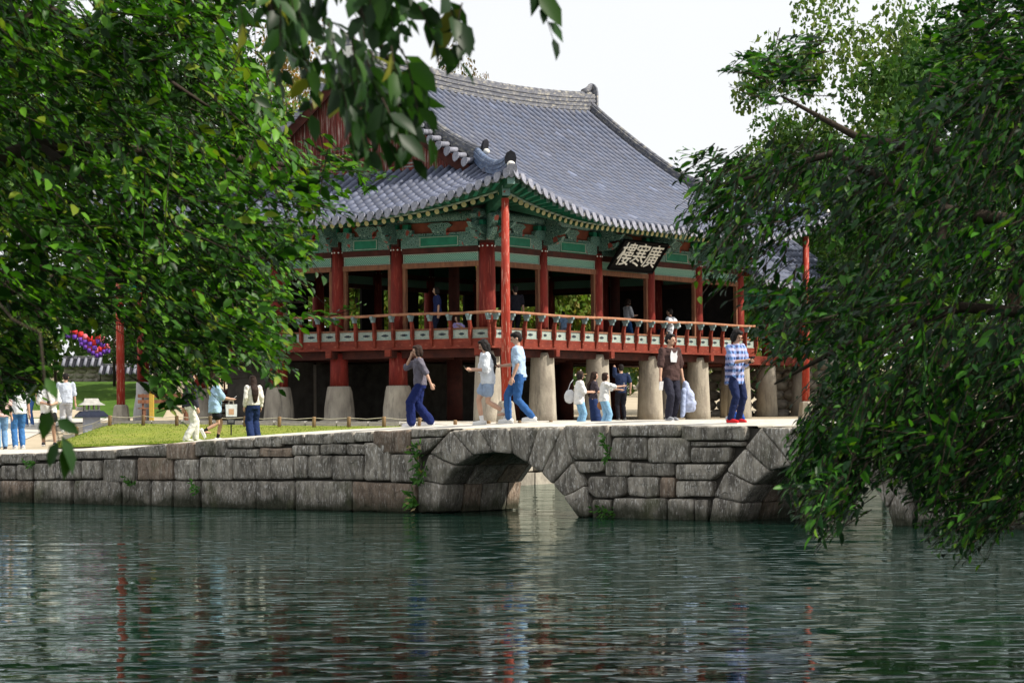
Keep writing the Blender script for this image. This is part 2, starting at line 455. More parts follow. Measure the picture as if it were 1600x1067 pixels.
# ------------------------------------------------------------------ terrain
P0 = Vector((-11.12, 54.9, 0)); FD = Vector((.776, -.631, 0)).normalized(); FN = Vector((-FD.y, FD.x, 0))
BW = 2.4                                            # width of the bridge
TOPK = [(-30, .80), (-6, .95), (0, 1.03), (3.9, 1.235), (7.7, 1.39), (10.5, 1.50), (12.3, 1.54), (14.4, 1.605), (17, 1.62), (22, 1.615), (40, 1.5)]
def _cop():
    pts = [(0, 708.5), (54, 707.5), (108, 703.5), (179, 702), (259, 692.5), (303, 689.5), (336, 687), (354, 685.5), (395, 682.5), (438, 679.5), (475, 677.5), (520, 675.5), (553, 674), (582, 673), (640, 670.5)]
    out = []
    for x, y in pts:
        u, v = unroll(x, y); d = P0.dot(FN) / (u * FN.x + FN.y)
        out.append(((Vector((u * d, d, 0)) - P0).dot(FD), EYE - v * d))
    return out
TOPK = [(-30, .80), (-6, .97)] + _cop() + [q for q in TOPK if q[0] > 12.3]
def topz(k):
    for (a, za), (b, zb) in zip(TOPK, TOPK[1:]):
        if a <= k <= b: return za + (zb - za) * (k - a) / (b - a)
    return TOPK[-1][1] if k > 0 else TOPK[0][1]
def face_pt(k, z, n=0.0):
    p = P0 + FD * k + FN * n
    return Vector((p.x, p.y, z))
def pix2face(px, py):
    x, y = unroll(px, py)
    d = P0.dot(FN) / (x * FN.x + FN.y)
    p = Vector((x * d, d, 0))
    return ((p - P0).dot(FD), EYE - y * d)

def sstep(a, b, x):
    t = max(0.0, min(1.0, (x - a) / (b - a)))
    return t * t * (3 - 2 * t)
def interp(x, tab):
    if x <= tab[0][0]: return tab[0][1]
    for (a, za), (b, zb) in zip(tab, tab[1:]):
        if x <= b: return za + (zb - za) * (x - a) / (b - a)
    return tab[-1][1]
def terr(X, Y):
    zl = interp(X, [(-13, 1.0), (-9.5, 1.10), (-7, 1.2), (-5, 1.28), (-3, 1.36), (0, 1.33)])
    f = sstep(63, 68.2, Y) * (1 - sstep(-3, -1, X)) + sstep(69.3, 71.8, Y) * sstep(-3, -1, X)
    k = f if X > -10.5 else (f * sstep(-12.5, -10.5, X) + sstep(67, 80, Y) * (1 - sstep(-12.5, -10.5, X)))
    z = zl + (1.58 - zl) * k
    z += max(0, Y - 80) * .007
    z += 1.42 * sstep(89, 100, Y) * sstep(-9, -13, X) + 6 * sstep(130, 400, Y)
    return z

# boundary of the raised ground along the pond (runs behind the bridge)
bound = [face_pt(k, 0, BW) for k in (-120, -60, -30, -14, -8, -4, 0, 2, 4, 6, 8, 10, 11.2)]
bound = [Vector((p.x, p.y, 0)) for p in bound]
bound += [Vector((-1.6, 56, 0)), Vector((-.6, 63.5, 0)), Vector((.9, 66.4, 0)), Vector((4, 67.4, 0)), Vector((9, 68.6, 0)), Vector((16, 69.5, 0)), Vector((30, 69, 0)), Vector((60, 66, 0)), Vector((140, 60, 0))]
VS = [0, .6, 1.5, 3, 5, 7, 9, 11, 13, 15, 17, 20, 24, 28, 32, 36, 40, 44, 48, 54, 62, 80, 120, 200, 400, 900, 2000]
rows = []
for v in VS:
    rows.append([Vector((p.x * (1 + max(0, v - 60) / 300), p.y + v, max(terr(p.x, p.y + v), 0) )) for p in bound])
for j, p in enumerate(bound[:13]):
    k = (p - P0).dot(FD)
    rows[0][j].z = topz(k) - .05
    rows[1][j].z = topz(k) - .05
mb = MB(); mb.grid(rows)
mb.grid([[Vector((p.x, p.y, -1.2)) for p in bound], rows[0]])
ground = mb.build('ground', M['sand'], smooth=False)
fix_normals(ground.data)
tag(ground, 'pale sandy ground around the pavilion', kind='structure')
mb = MB(); mb.grid([[(-400, 3, 0), (400, 3, 0)], [(-400, 120, 0), (400, 120, 0)]])
# water ends under the ground sheet
water = mb.build('pond_water', M['water'])
tag(water, 'dark green rippled pond in front of the stone bridge', kind='structure')
mb = MB()
bankz = .38
mb.grid([[(x, y, bankz if y < 4.6 else -.6) for x in (-60, -20, -8, 0, 8, 20, 60)] for y in (-60, -10, 2, 4, 4.6, 5.2)])
mb.grid([[(-60, y, bankz), (-9, y, bankz), (-5.2 - max(0, y - 14) * .24, y, bankz), (-4.8 - max(0, y - 14) * .24, y, -.6)] for y in (4.0, 8, 12, 16, 20, 26, 32, 38)])
mb.grid([[(60, y, bankz), (9, y, bankz), (5.2 + max(0, y - 14) * .24, y, bankz), (4.8 + max(0, y - 14) * .24, y, -.6)] for y in (4.0, 8, 12, 16, 20, 26, 32, 38)])
nb = mb.build('near_bank', M['slope_grass']); fix_normals(nb.data)
tag(nb, 'near bank of the pond under the overhanging trees', kind='structure')

def sheet(name, mat, curveA, curveB, n, m, lift, label):
    rows = []
    for i in range(n + 1):
        a = i / n
        A, B = curveA(a), curveB(a)
        rows.append([])
        for j in range(m + 1):
            p = A.lerp(B, j / m)
            rows[-1].append(Vector((p.x, p.y, terr(p.x, p.y) + lift)))
    o = MB().grid(rows).build(name, mat, smooth=True)
    fix_normals(o.data)
    return tag(o, label, kind='structure')
lawn_near = lambda a: face_pt(-1.9 + 12.2 * a, 0, BW + .7 + .3 * math.sin(a * 3))
lawn_far = lambda a: Vector((-12.3 + 9.4 * a, 68.6 - 2.9 * a, 0))
# finer ground under lawn: drape with a small lift
sheet('lawn', M['lawn'], lawn_near, lawn_far, 24, 24, .05, 'sunlit lawn between the bridge wall and the low rope fence')
sheet('plaza_path', M['paving'], lambda a: Vector((-40 + 26.5 * a, 60 - 2.0 * a * 0, 0)), lambda a: Vector((-42 + 27.5 * a, 100, 0)), 20, 30, .03, 'pale paved plaza at the left end of the bridge')
sheet('front_path', M['paving'], lambda a: Vector((-12.2 + 30 * a, 69.2 - 2.6 * min(1, a * 3) + max(0, a - .4) * 4.5, 0)), lambda a: Vector((-12.4 + 34 * a, 77.5 + 16 * a * 0, 0)), 40, 14, .035, 'pale path in front of the pavilion pillars')
# kerb stones edging the terrace
kerb = empty('terrace_kerb', (-12, 68.9, 1.5)); tag(kerb, 'low pale granite kerb along the far edge of the lawn', 'kerb')
for i in range(13):
    a = i / 13; b = (i + .96) / 13
    p, q = Vector((-12.2 + 11 * a, 68.9 - 3.1 * a, 0)), Vector((-12.2 + 11 * b, 68.9 - 3.1 * b, 0))
    m_ = (p + q) / 2; ang = math.atan2(q.y - p.y, q.x - p.x)
    MB().box(m_ - Vector((-12, 68.9, 0)) + Vector((0, 0, terr(m_.x, m_.y) + .03 - 1.5)), ((q - p).length, .22, .2), Matrix.Rotation(ang, 3, 'Z')).build('kerb_stone', M['granite'], kerb)
# ------------------------------------------------------------------ stone bridge
bridge = empty('stone_bridge', (P0.x, P0.y, 0), math.atan2(FD.y, FD.x))
tag(bridge, 'weathered grey arched stone bridge with long ramp wall over the pond', 'bridge')
def stone_from(poly, parent, gap=.004, depth=.42, mat=None, proud=0.0, name='stone'):
    """poly: list of (k, z) corners; a rounded, uneven block facing the pond (local y = 0 is the face)"""
    c = Vector((sum(p[0] for p in poly) / len(poly), sum(p[1] for p in poly) / len(poly)))
    pts = []
    n = len(poly)
    for i in range(n):
        a, b = Vector(poly[i]), Vector(poly[(i + 1) % n])
        pv = Vector(poly[i - 1])
        r = min(.05, (b - a).length * .25, (a - pv).length * .25)
        for q in (a + (pv - a).normalized() * r, a + ((pv - a).normalized() + (b - a).normalized()) * r * .27, a + (b - a).normalized() * r):
            pts.append(q)
        L_ = (b - a).length
        if L_ > .5:
            for f in ([.5] if L_ < 1.1 else [.33, .67]):
                pts.append(a.lerp(b, f) + Vector((rnd.uniform(-.012, .012), rnd.uniform(-.014, .014))))
    out = []
    for q in pts:
        d = (c - q); l_ = d.length
        out.append(q + d / l_ * (gap + rnd.uniform(-.004, .010)))
    pr = proud + rnd.uniform(-.018, .014)
    def ring(f, y, j):
        return [Vector((q.x + (c.x - q.x) * f, -y + rnd.uniform(-j, j), q.y + (c.y - q.y) * f)) for q in out]
    mb = MB()
    mb.rings([ring(0, -depth, 0), ring(0, pr - .035, .006), ring(.045, pr - .006, .010), ring(.2, pr + .006, .012), ring(.6, pr + .012, .014)], cap=True)
    me = mb.mesh(name, mat or (M['stone_brown'] if rnd.random() < .10 else M['stone']), True)
    fix_normals(me)
    o = link(name, me, parent)
    return o
def P2F(poly): return [pix2face(x, y) for x, y in poly]
def box4(x0, y0, x1, y1): return [(x0, y0), (x1, y0), (x1, y1), (x0, y1)]

quads = []
# coping along the ramp
cop = [(-60, 713), (0, 709), (54, 708), (108, 704), (179, 702.5), (259, 693), (303, 690), (336, 687.5), (354, 686), (395, 683), (438, 680), (475, 678), (520, 676), (553, 674.5), (582, 673.5)]
copb = [733, 727, 724, 719, 717, 713, 718, 713, 712.5, 700, 698.5, 694, 693.5, 692.5, 690]
for i in range(len(cop) - 1):
    quads.append([cop[i], cop[i + 1], (cop[i + 1][0], copb[i + 1]), (cop[i][0], copb[i + 1])])
quads += [box4(348, 701.5, 404, 714), box4(404, 699.5, 455, 713.5), box4(455, 695, 498, 712), box4(499, 694, 540, 710.5), box4(540, 693, 585, 710.5)]
quads += [[(582, 672.5), (640, 671), (640, 709), (600, 709), (582, 692)], [(640, 670), (702, 669), (690, 682), (641, 684)], [(641, 685), (690, 683), (668, 705), (655, 712), (641, 710)]]
# second course
for x0, y0, x1, y1 in [(-60, 731, -2, 750), (0, 728, 23, 749), (25, 729, 50, 750), (51, 727, 85, 749), (86, 725, 125, 749), (127, 725, 157, 748), (160, 723, 209, 755), (213, 715, 268, 750),
                       (272, 720, 308, 750), (311, 716, 361, 750), (362, 715, 422, 749), (423, 715, 458, 748), (459, 714, 479, 747), (480, 711.5, 518, 747), (518, 711.5, 567, 750), (568, 711, 608, 751), (609, 711, 650, 754)]:
    y0 = interp((x0 + x1) / 2, list(zip([c[0] for c in cop], copb))) + .8
    if 348 < (x0 + x1) / 2 < 455: y0 = 714.8
    if 455 < (x0 + x1) / 2 < 585: y0 = 711.5
    if x0 > 585: y0 = 709.8
    quads.append(box4(x0, y0, x1, y1))
# lowest course, going under water
for x0, y0, x1, y1 in [(-60, 752, -2, 789), (0, 751, 48, 790), (50, 750, 108, 792), (114, 752, 187, 792), (189, 757, 233, 793), (235, 755, 268, 794), (269, 754, 309, 794), (312, 752, 398, 796), (400, 751, 457, 797), (459, 749, 548, 798)]:
    quads.append(box4(x0, 750.8, x1, y1))
quads.append([(549, 751.5), (648, 756), (648, 802), (549, 799)])
# middle pier
quads += [[(880, 664), (948, 664), (948, 718), (895, 719), (885, 700)], box4(953, 664, 1062, 682), [(956, 683), (1010, 683), (1010, 718), (949, 718)], box4(1011, 684, 1076, 723),
          [(893, 720), (944, 720), (942, 735), (925, 739), (903, 739)], box4(945, 720, 983, 744), box4(984, 722, 1052, 744), [(918, 744), (976, 743), (977, 772), (960, 778), (930, 778), (916, 768)],
          [(978, 745), (1028, 745), (1027, 776), (1010, 778), (980, 774)], box4(1029, 745, 1052, 778), [(924, 780), (954, 780), (954, 815), (925, 815)], [(956, 778), (1040, 778), (1040, 815), (955, 815)], box4(1041, 779, 1082, 815),
          box4(1063, 665, 1164, 688), box4(1078, 690, 1160, 697), [(1078, 698), (1142, 698), (1138, 722), (1078, 723)], [(1054, 725), (1132, 725), (1120, 742), (1112, 750), (1054, 749)], [(1054, 751), (1112, 751), (1112, 776), (1054, 777)], box4(1084, 780, 1104, 816)]
# right pier, seen between the leaves
for j, (ya, yb) in enumerate([(669, 697), (699, 730), (732, 765), (767, 798), (800, 838)]):
    x = (1430 if j > 2 else 1405 + 0 * j) + (9 * (j % 2))
    if j < 2: x = 1372 if j == 0 else 1392
    if j == 2: x = 1412
    while x < 1680:
        w_ = rnd.uniform(45, 85)
        quads.append(box4(x + 1, ya, x + w_, yb)); x += w_ + 1
for q in quads:
    stone_from(P2F(q), bridge)
# arches: voussoirs between intrados and extrados, then the barrel
arch1_in = [(687, 801), (692, 757), (712, 728), (738, 711), (770, 707), (800, 709), (824, 724), (845, 740), (862, 757), (880, 776), (903, 808)]
arch1_out = [(652, 801), (654, 750), (670, 708), (704, 672), (748, 669), (795, 668), (842, 667), (879, 667), (893, 722), (914, 758), (922, 808)]
arch2_in = [(1150, 819), (1160, 786), (1178, 758), (1203, 736), (1237, 726), (1277, 722), (1312, 727), (1342, 743), (1368, 766), (1386, 795), (1396, 830)]
arch2_out = [(1106, 819), (1114, 776), (1134, 735), (1163, 699), (1188, 667), (1235, 667), (1290, 667), (1335, 668), (1371, 669), (1412, 740), (1428, 830)]
core_arches = []
for ain, aout in ((arch1_in, arch1_out), (arch2_in, arch2_out)):
    fin, fout = P2F(ain), P2F(aout)
    core_arches.append([tuple(Vector(a).lerp(Vector(b), .32)) for a, b in zip(fin, fout)])
    for i in range(len(fin) - 1):
        stone_from([fout[i], fout[i + 1], fin[i + 1], fin[i]], bridge, depth=.62, proud=.01, mat=M['stone'], name='arch_stone')
    # lining of the barrel behind the face stones: finer courses, each laid a little unevenly
    dense, nrms = [], []
    for i in range(len(fin) - 1):
        m_ = 2 if (Vector(fin[i + 1]) - Vector(fin[i])).length > .75 else 1
        for j in range(m_):
            a, b = Vector(fin[i]).lerp(Vector(fin[i + 1]), j / m_), Vector(fin[i]).lerp(Vector(fin[i + 1]), (j + 1) / m_)
            nrm = Vector((fout[i][0] + fout[i + 1][0] - fin[i][0] - fin[i + 1][0], fout[i][1] + fout[i + 1][1] - fin[i][1] - fin[i + 1][1])).normalized()
            y = .64 + rnd.uniform(0, .1)
            while y < 2.25:
                dl = min(rnd.uniform(.32, .62), 2.32 - y)
                e = rnd.uniform(-.045, .012); g = .008
                a2, b2 = a + (b - a).normalized() * g + nrm * e, b - (b - a).normalized() * g + nrm * e
                poly = [a2, b2, b2 + nrm * .35, a2 + nrm * .35]
                mb = MB()
                mb.rings([[(p.x, yy, p.y) for p in poly] for yy in (y, y + dl - .018)])
                me = mb.mesh('barrel_stone', M['stone_brown'] if rnd.random() < .3 else M['stone']); fix_normals(me)
                link('barrel_stone', me, bridge); y += dl
# a low course of dressed blocks for the left abutment inside the first arch
# rubble core and deck
def zin(k):
    lo = -.8
    for fin in core_arches:
        if fin[0][0] < k < fin[-1][0]:
            for (a, za), (b, zb) in zip(fin, fin[1:]):
                if min(a, b) <= k <= max(a, b) and a != b:
                    lo = max(lo, za + (zb - za) * (k - a) / (b - a) + .06)
    return lo
ks = [-30, -20, -10, -5] + [i * .22 for i in range(0, 130)] + [30, 40, 60]
mb = MB()
for a, b in zip(ks, ks[1:]):
    za, zb = zin(a + 1e-3), zin(b - 1e-3)
    ta, tb = topz(a) - .06, topz(b) - .06
    for y, fl in ((.16, 0), (BW - .06, 1)):
        mb.add([(a, y, za), (b, y, zb), (b, y, tb), (a, y, ta)], [(0, 1, 2, 3)])
    mb.add([(a, .16, za), (b, .16, zb), (b, BW - .06, zb), (a, BW - .06, za)], [(3, 2, 1, 0)])
core = mb.build('rubble_core', M['core'], bridge)
mb = MB()
rows = []
for k in [-30, -12, -4] + [i * .6 for i in range(0, 46)] + [30, 40, 60]:
    tz = topz(k)
    rows.append([(k, y, tz + dz) for y, dz in ((.10, -.012), (.4, .012), (.9, .05), (1.3, .075), (1.8, .06), (BW, .02 if k > 10.5 else -.02))])
deck = MB().grid(rows).build('deck', M['paving'], bridge, smooth=True)
fix_normals(deck.data)
# plants rooted in the joints
def joint_plant(k, z0, z1, n, label, wmax=.25, big=False):
    e = empty('wall_plant', face_pt(k, z0, -.03), math.atan2(FD.y, FD.x)); tag(e, label, 'plant')
    vs, fs, cs = [], [], []
    for i in range(n):
        f = rnd.random()
        p = Vector((rnd.gauss(0, wmax * .35) + math.sin(f * 5) * .06, -.02 - rnd.random() * .06, f * (z1 - z0)))
        L_ = rnd.uniform(.10, .2) * (1 if big else .6)
        d = Vector((rnd.uniform(-1, 1), -.5, rnd.uniform(-.9, .7))).normalized()
        sd = d.cross(Vector((0, -1, .3))).normalized() * L_ * .22
        b = len(vs)
        vs += [p, p + d * L_ * .45 + sd, p + d * L_, p + d * L_ * .45 - sd]
        fs.append((b, b + 1, b + 2, b + 3))
        c = rnd.choice([(.05, .15, .02), (.07, .19, .025), (.03, .10, .015), (.04, .13, .02)]) if rnd.random() < .93 or not big else (.35, .27, .14)
        cs += [(*c, 1)] * 4
    me = bpy.data.meshes.new('foliage'); me.from_pydata([tuple(v) for v in vs], [], fs)
    at = me.color_attributes.new('Col', 'FLOAT_COLOR', 'POINT'); at.data.foreach_set('color', [x for c in cs for x in c])
    me.materials.append(M['leaf_far'])
    tag(link('foliage', me, e), kind='stuff')
    MB().tube([(0, .0, 0), (.03, -.03, (z1 - z0) * .5), (.0, -.02, z1 - z0)], [.010, .008, .004], 5).build('stem', M['bark'], e)
k_, z_ = pix2face(658, 745); joint_plant(k_, pix2face(658, 758)[1], pix2face(660, 690)[1], 60, 'leafy creeper growing in the joint left of the first arch', .26, True)
k_, z_ = pix2face(648, 780); joint_plant(k_, pix2face(648, 795)[1], pix2face(648, 766)[1], 42, 'small green tuft low at the left foot of the first arch', .2, True)
k_, z_ = pix2face(950, 720); joint_plant(k_, pix2face(950, 722)[1], pix2face(950, 678)[1], 60, 'moss and tiny fern in the upright joint of the middle pier', .08)
k_, z_ = pix2face(948, 798); joint_plant(k_, pix2face(948, 806)[1], pix2face(948, 792)[1], 55, 'bright green tuft at the waterline of the middle pier', .3)
k_, z_ = pix2face(207, 752); joint_plant(k_, pix2face(207, 757)[1], pix2face(207, 745)[1], 45, 'green tuft between the wall stones below the lawn', .24)
k_, z_ = pix2face(308, 758); joint_plant(k_, pix2face(308, 772)[1], pix2face(308, 748)[1], 45, 'small weed in the ramp wall right of the lawn tuft', .12)
k_, z_ = pix2face(50, 727); joint_plant(k_, pix2face(50, 728)[1], pix2face(50, 718)[1], 36, 'small weed under the coping at the far left wall end', .2)
# far bank stones seen through the first arch
fb = empty('far_bank_wall', (0, 66, 0)); tag(fb, 'low stone edging of the far bank seen through the arches', 'bank wall')
bpts = bound[13:19]
for a, b in zip(bpts, bpts[1:]):
    n = max(2, int((b - a).length / .9))
    for i in range(n):
        for zc, hh in ((.16, .34), (.52, .36), (.9, .40), (1.28, .36)):
            p = a.lerp(b, (i + .5 + rnd.uniform(-.1, .1)) / n)
            ang = math.atan2(b.y - a.y, b.x - a.x)
            mb = MB(); w_ = (b - a).length / n
            mb.box((0, 0, 0), (w_ * rnd.uniform(.8, .97), .5, hh * .94))
            o = mb.build('bank_stone', M['bank_stone'], fb)
            o.location = p - Vector((0, 66, 0)) + Vector((0, -.05 - (1.3 - zc) * .12 + rnd.uniform(-.05, .05), zc)); o.rotation_euler = (rnd.uniform(-.06, .06), rnd.uniform(-.04, .04), ang + rnd.uniform(-.08, .08))

# ------------------------------------------------------------------ pavilion
TH = math.radians(90 - 32.21)
pav = empty('pavilion', (-.683, 72.18, 0), TH)
tag(pav, 'large two storey timber pavilion with blue grey tiled hip and gable roof and red columns', 'pavilion')
RX = Matrix.Rotation(TH, 4, 'Z'); RX.translation = Vector((-.683, 72.18, 0))
CT = [0, 2.98, 6.21, 9.51, 12.73, 15.71]; TT = 15.71
CS = [0, 3.11, 5.24, 7.49, 10.6]; SS = 10.6
ZG = 1.58
def P(name, mb, mat, smooth=False, parent=None, props=None):
    return mb.build(name, mat, parent or pav, smooth)
def rep(o, loc, rz=0.0, parent=None):
    c = o.copy(); COL.objects.link(c); c.parent = parent or pav; c.location = loc; c.rotation_euler = (0, 0, rz)
    return c
def rep_all(o, locs):
    kids = list(o.children)
    for lc in locs:
        loc, rz = lc if isinstance(lc, tuple) and len(lc) == 2 and isinstance(lc[0], tuple) else (lc, 0)
        c = rep(o, loc, rz)
        for k in kids:
            q = k.copy(); COL.objects.link(q); q.parent = c

# ground floor
for i, t in enumerate(CT):
    for s in ((0, 10.6) if i else (0,)):
        h = 3.62 - ZG + .08
        o = P('stone_pillar', MB().lathe([(.44, -.1), (.42, .35), (.385, h * .55), (.345, h - .12), (.31, h)], n=12, jit=.02, ph=.2), M['stone_pillar'], True)
        o.location = (t, s, ZG - .08)
for s in CS[1:]:
    for t in (0, TT):
        base = P('stone_pillar', MB().lathe([(.62, -.1), (.60, .12), (.46, .16), (.45, .5), (.39, .95), (.35, 1.12), (.31, 1.14)], n=12, jit=.025, ph=.2), M['stone_pillar'], True)
        base.location = (t, s, ZG - .05)
        P('lower_post', MB().lathe([(.28, 1.05), (.27, 1.6), (.26, 2.1)], n=14), M['red'], True).location = (t, s, ZG - .05)
ip = None
for t in CT[1:-1]:
    for s in CS[1:-1]:
        if ip is None:
            ip = P('inner_post', MB().lathe([(.25, 0), (.23, 2.1)], n=12), M['dark_red'], True); ip.location = (t, s, ZG)
        else: rep(ip, (t, s, ZG))
# floor and its beams
P('floor', MB().bx((-.3, -.3, 3.80), (TT + .3, SS + .3, 3.93)), M['dark'])
OV = .42
for nm, a, b in (('girder', (-OV, -OV, 3.70), (TT + OV, -OV + .16, 3.985)), ('girder', (-OV, -OV + .163, 3.70), (-OV + .16, SS + OV, 3.985)),
                 ('girder', (-OV + .163, SS + OV - .16, 3.70), (TT + OV, SS + OV, 3.985)), ('girder', (TT + OV - .16, -OV + .163, 3.70), (TT + OV, SS + OV - .163, 3.985))):
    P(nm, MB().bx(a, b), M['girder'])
for t in CT:
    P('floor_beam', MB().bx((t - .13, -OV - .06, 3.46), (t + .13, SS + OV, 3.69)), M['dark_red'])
    P('beam_end', MB().bx((t - .10, -OV - .13, 3.50), (t + .10, -OV - .062, 3.70)), M['girder'])
for s in CS:
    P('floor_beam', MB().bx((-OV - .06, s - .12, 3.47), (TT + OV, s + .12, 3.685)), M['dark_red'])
    P('beam_end', MB().bx((-OV - .13, s - .10, 3.50), (-OV - .062, s + .10, 3.70)), M['girder'])

# balustrade: curved brackets, painted panels, round handrail
def post_mb():
    prof = [(.0, 3.80), (.05, 3.76), (.09, 3.80), (.115, 3.95), (.15, 4.10), (.14, 4.25), (.145, 4.40), (.20, 4.60), (.24, 4.66), (.13, 4.68), (.075, 4.50), (.03, 4.34), (.0, 4.30)]
    return MB().prism(prof, (0, 0, 0), (0, -1, 0), (0, 0, 1), (1, 0, 0), .072)
pm = post_mb().mesh('rail_bracket', M['girder']); fix_normals(pm)
lm = MB().prism([(.10, 4.50), (.09, 4.58), (.05, 4.64), (.05, 4.68), (.27, 4.68), (.27, 4.62), (.22, 4.57), (.20, 4.50)], (0, 0, 0), (0, -1, 0), (0, 0, 1), (1, 0, 0), .088).mesh('lotus_block', M['lotus']); fix_normals(lm)
def motif_poly(w, h):
    return [(-w, 0), (-w * .72, h * .5), (-w * .5, h * .28), (-w * .3, h * .9), (0, h * .62), (w * .3, h * .9), (w * .5, h * .28), (w * .72, h * .5), (w, 0), (w * .72, -h * .5), (w * .5, -h * .28), (w * .3, -h * .9), (0, -h * .62), (-w * .3, -h * .9), (-w * .5, -h * .28), (-w * .72, -h * .5)]
def rail_run(p, d, L_, n, posts=True):
    """p start, d unit direction along the run; outward is d rotated -90 deg"""
    ang = math.atan2(d.y, d.x)
    run = [i * L_ / n for i in range(n + 1)]
    for i in range(n + 1):
        q = p + d * run[i]
        if 0 < i < n or True:
            o = link('rail_bracket', pm, pav); o.location = (q.x, q.y, 0); o.rotation_euler = (0, 0, ang)
            c = link('lotus_block', lm, o)
        if i < n:
            m_ = p + d * (run[i] + L_ / n / 2)
            w_ = L_ / n - .085
            o = MB().bx((-w_ / 2, -.02, 3.99), (w_ / 2, .02, 4.235)).build('rail_panel', M['panel'], pav)
            o.location = (m_.x, m_.y, 0); o.rotation_euler = (0, 0, ang)
            sc = .13 if rnd.random() < .8 else .09
            me = MB().prism(motif_poly(min(sc, w_ * .28), .045), (0, -.022, 4.115), (1, 0, 0), (0, 0, 1), (0, 1, 0), .02).mesh('panel_hole_plate', M['hole_dark']); fix_normals(me)
            link('panel_hole_plate', me, o)
    nrm = Vector((d.y, -d.x, 0))
    P('rail_sill', MB().box(p + d * L_ / 2 + Vector((0, 0, 4.262)), (L_, .09, .05), Matrix.Rotation(ang, 3, 'Z')), M['brown'])
    P('rail_foot', MB().box(p + d * L_ / 2 + Vector((0, 0, 3.9875)) + nrm * .02, (L_, .05, .03), Matrix.Rotation(ang, 3, 'Z')), M['pale_line'])
    pts = []
    for i in range(0, 2 * n + 1):
        a = i / (2 * n)
        pts.append(p + d * (a * (L_ + .36) - .18) + nrm * .17 + Vector((0, 0, 4.715 + .012 * math.sin(a * 19) - .02 * math.sin(a * PI))))
    P('handrail', MB().tube(pts, .042, 8), M['rail'], True)
o_ = OV - .05
rail_run(Vector((-o_, SS + o_, 0)), Vector((0, -1, 0)), SS + 2 * o_, 17)
rail_run(Vector((-o_, -o_, 0)), Vector((1, 0, 0)), TT + 2 * o_, 20)
rail_run(Vector((TT + o_, SS + o_, 0)), Vector((-1, 0, 0)), TT + 2 * o_, 20)

# upper columns
def column(t, s, r):
    o = P('column', MB().lathe([(r * 1.03, 3.93), (r * 1.05, 4.8), (r, 6.0), (r * .93, 6.70)], n=16), M['red'], True); o.location = (t, s, 0)
    for k in range(10):
        a = 2 * PI * k / 10
        MB().ell((r * .97 * math.cos(a), r * .97 * math.sin(a), 6.615), (.026, .026, .026), 6, 4).build('stud', M['lime'], o, True)
    MB().bx((-r * .62, -r * .62, 6.70), (r * .62, r * .62, 7.0)).build('capital_block', M['dark_red'], o)
for t in CT[1:]:
    column(t, 0, .175)
column(0, 0, .235)
for s in CS[1:]: column(0, s, .205)
for t in CT[1:]: column(t, SS, .19)
for s in CS[1:-1]: column(TT, s, .19)
ic = None
for t in (CT[1], CT[4]):
    for s in (CS[1], CS[3]):
        if ic is None:
            ic = P('inner_column', MB().lathe([(.17, 3.93), (.16, 7.4)], n=12), M['dark_red'], True); ic.location = (t, s, 0)
        else: rep(ic, (t, s, 0))

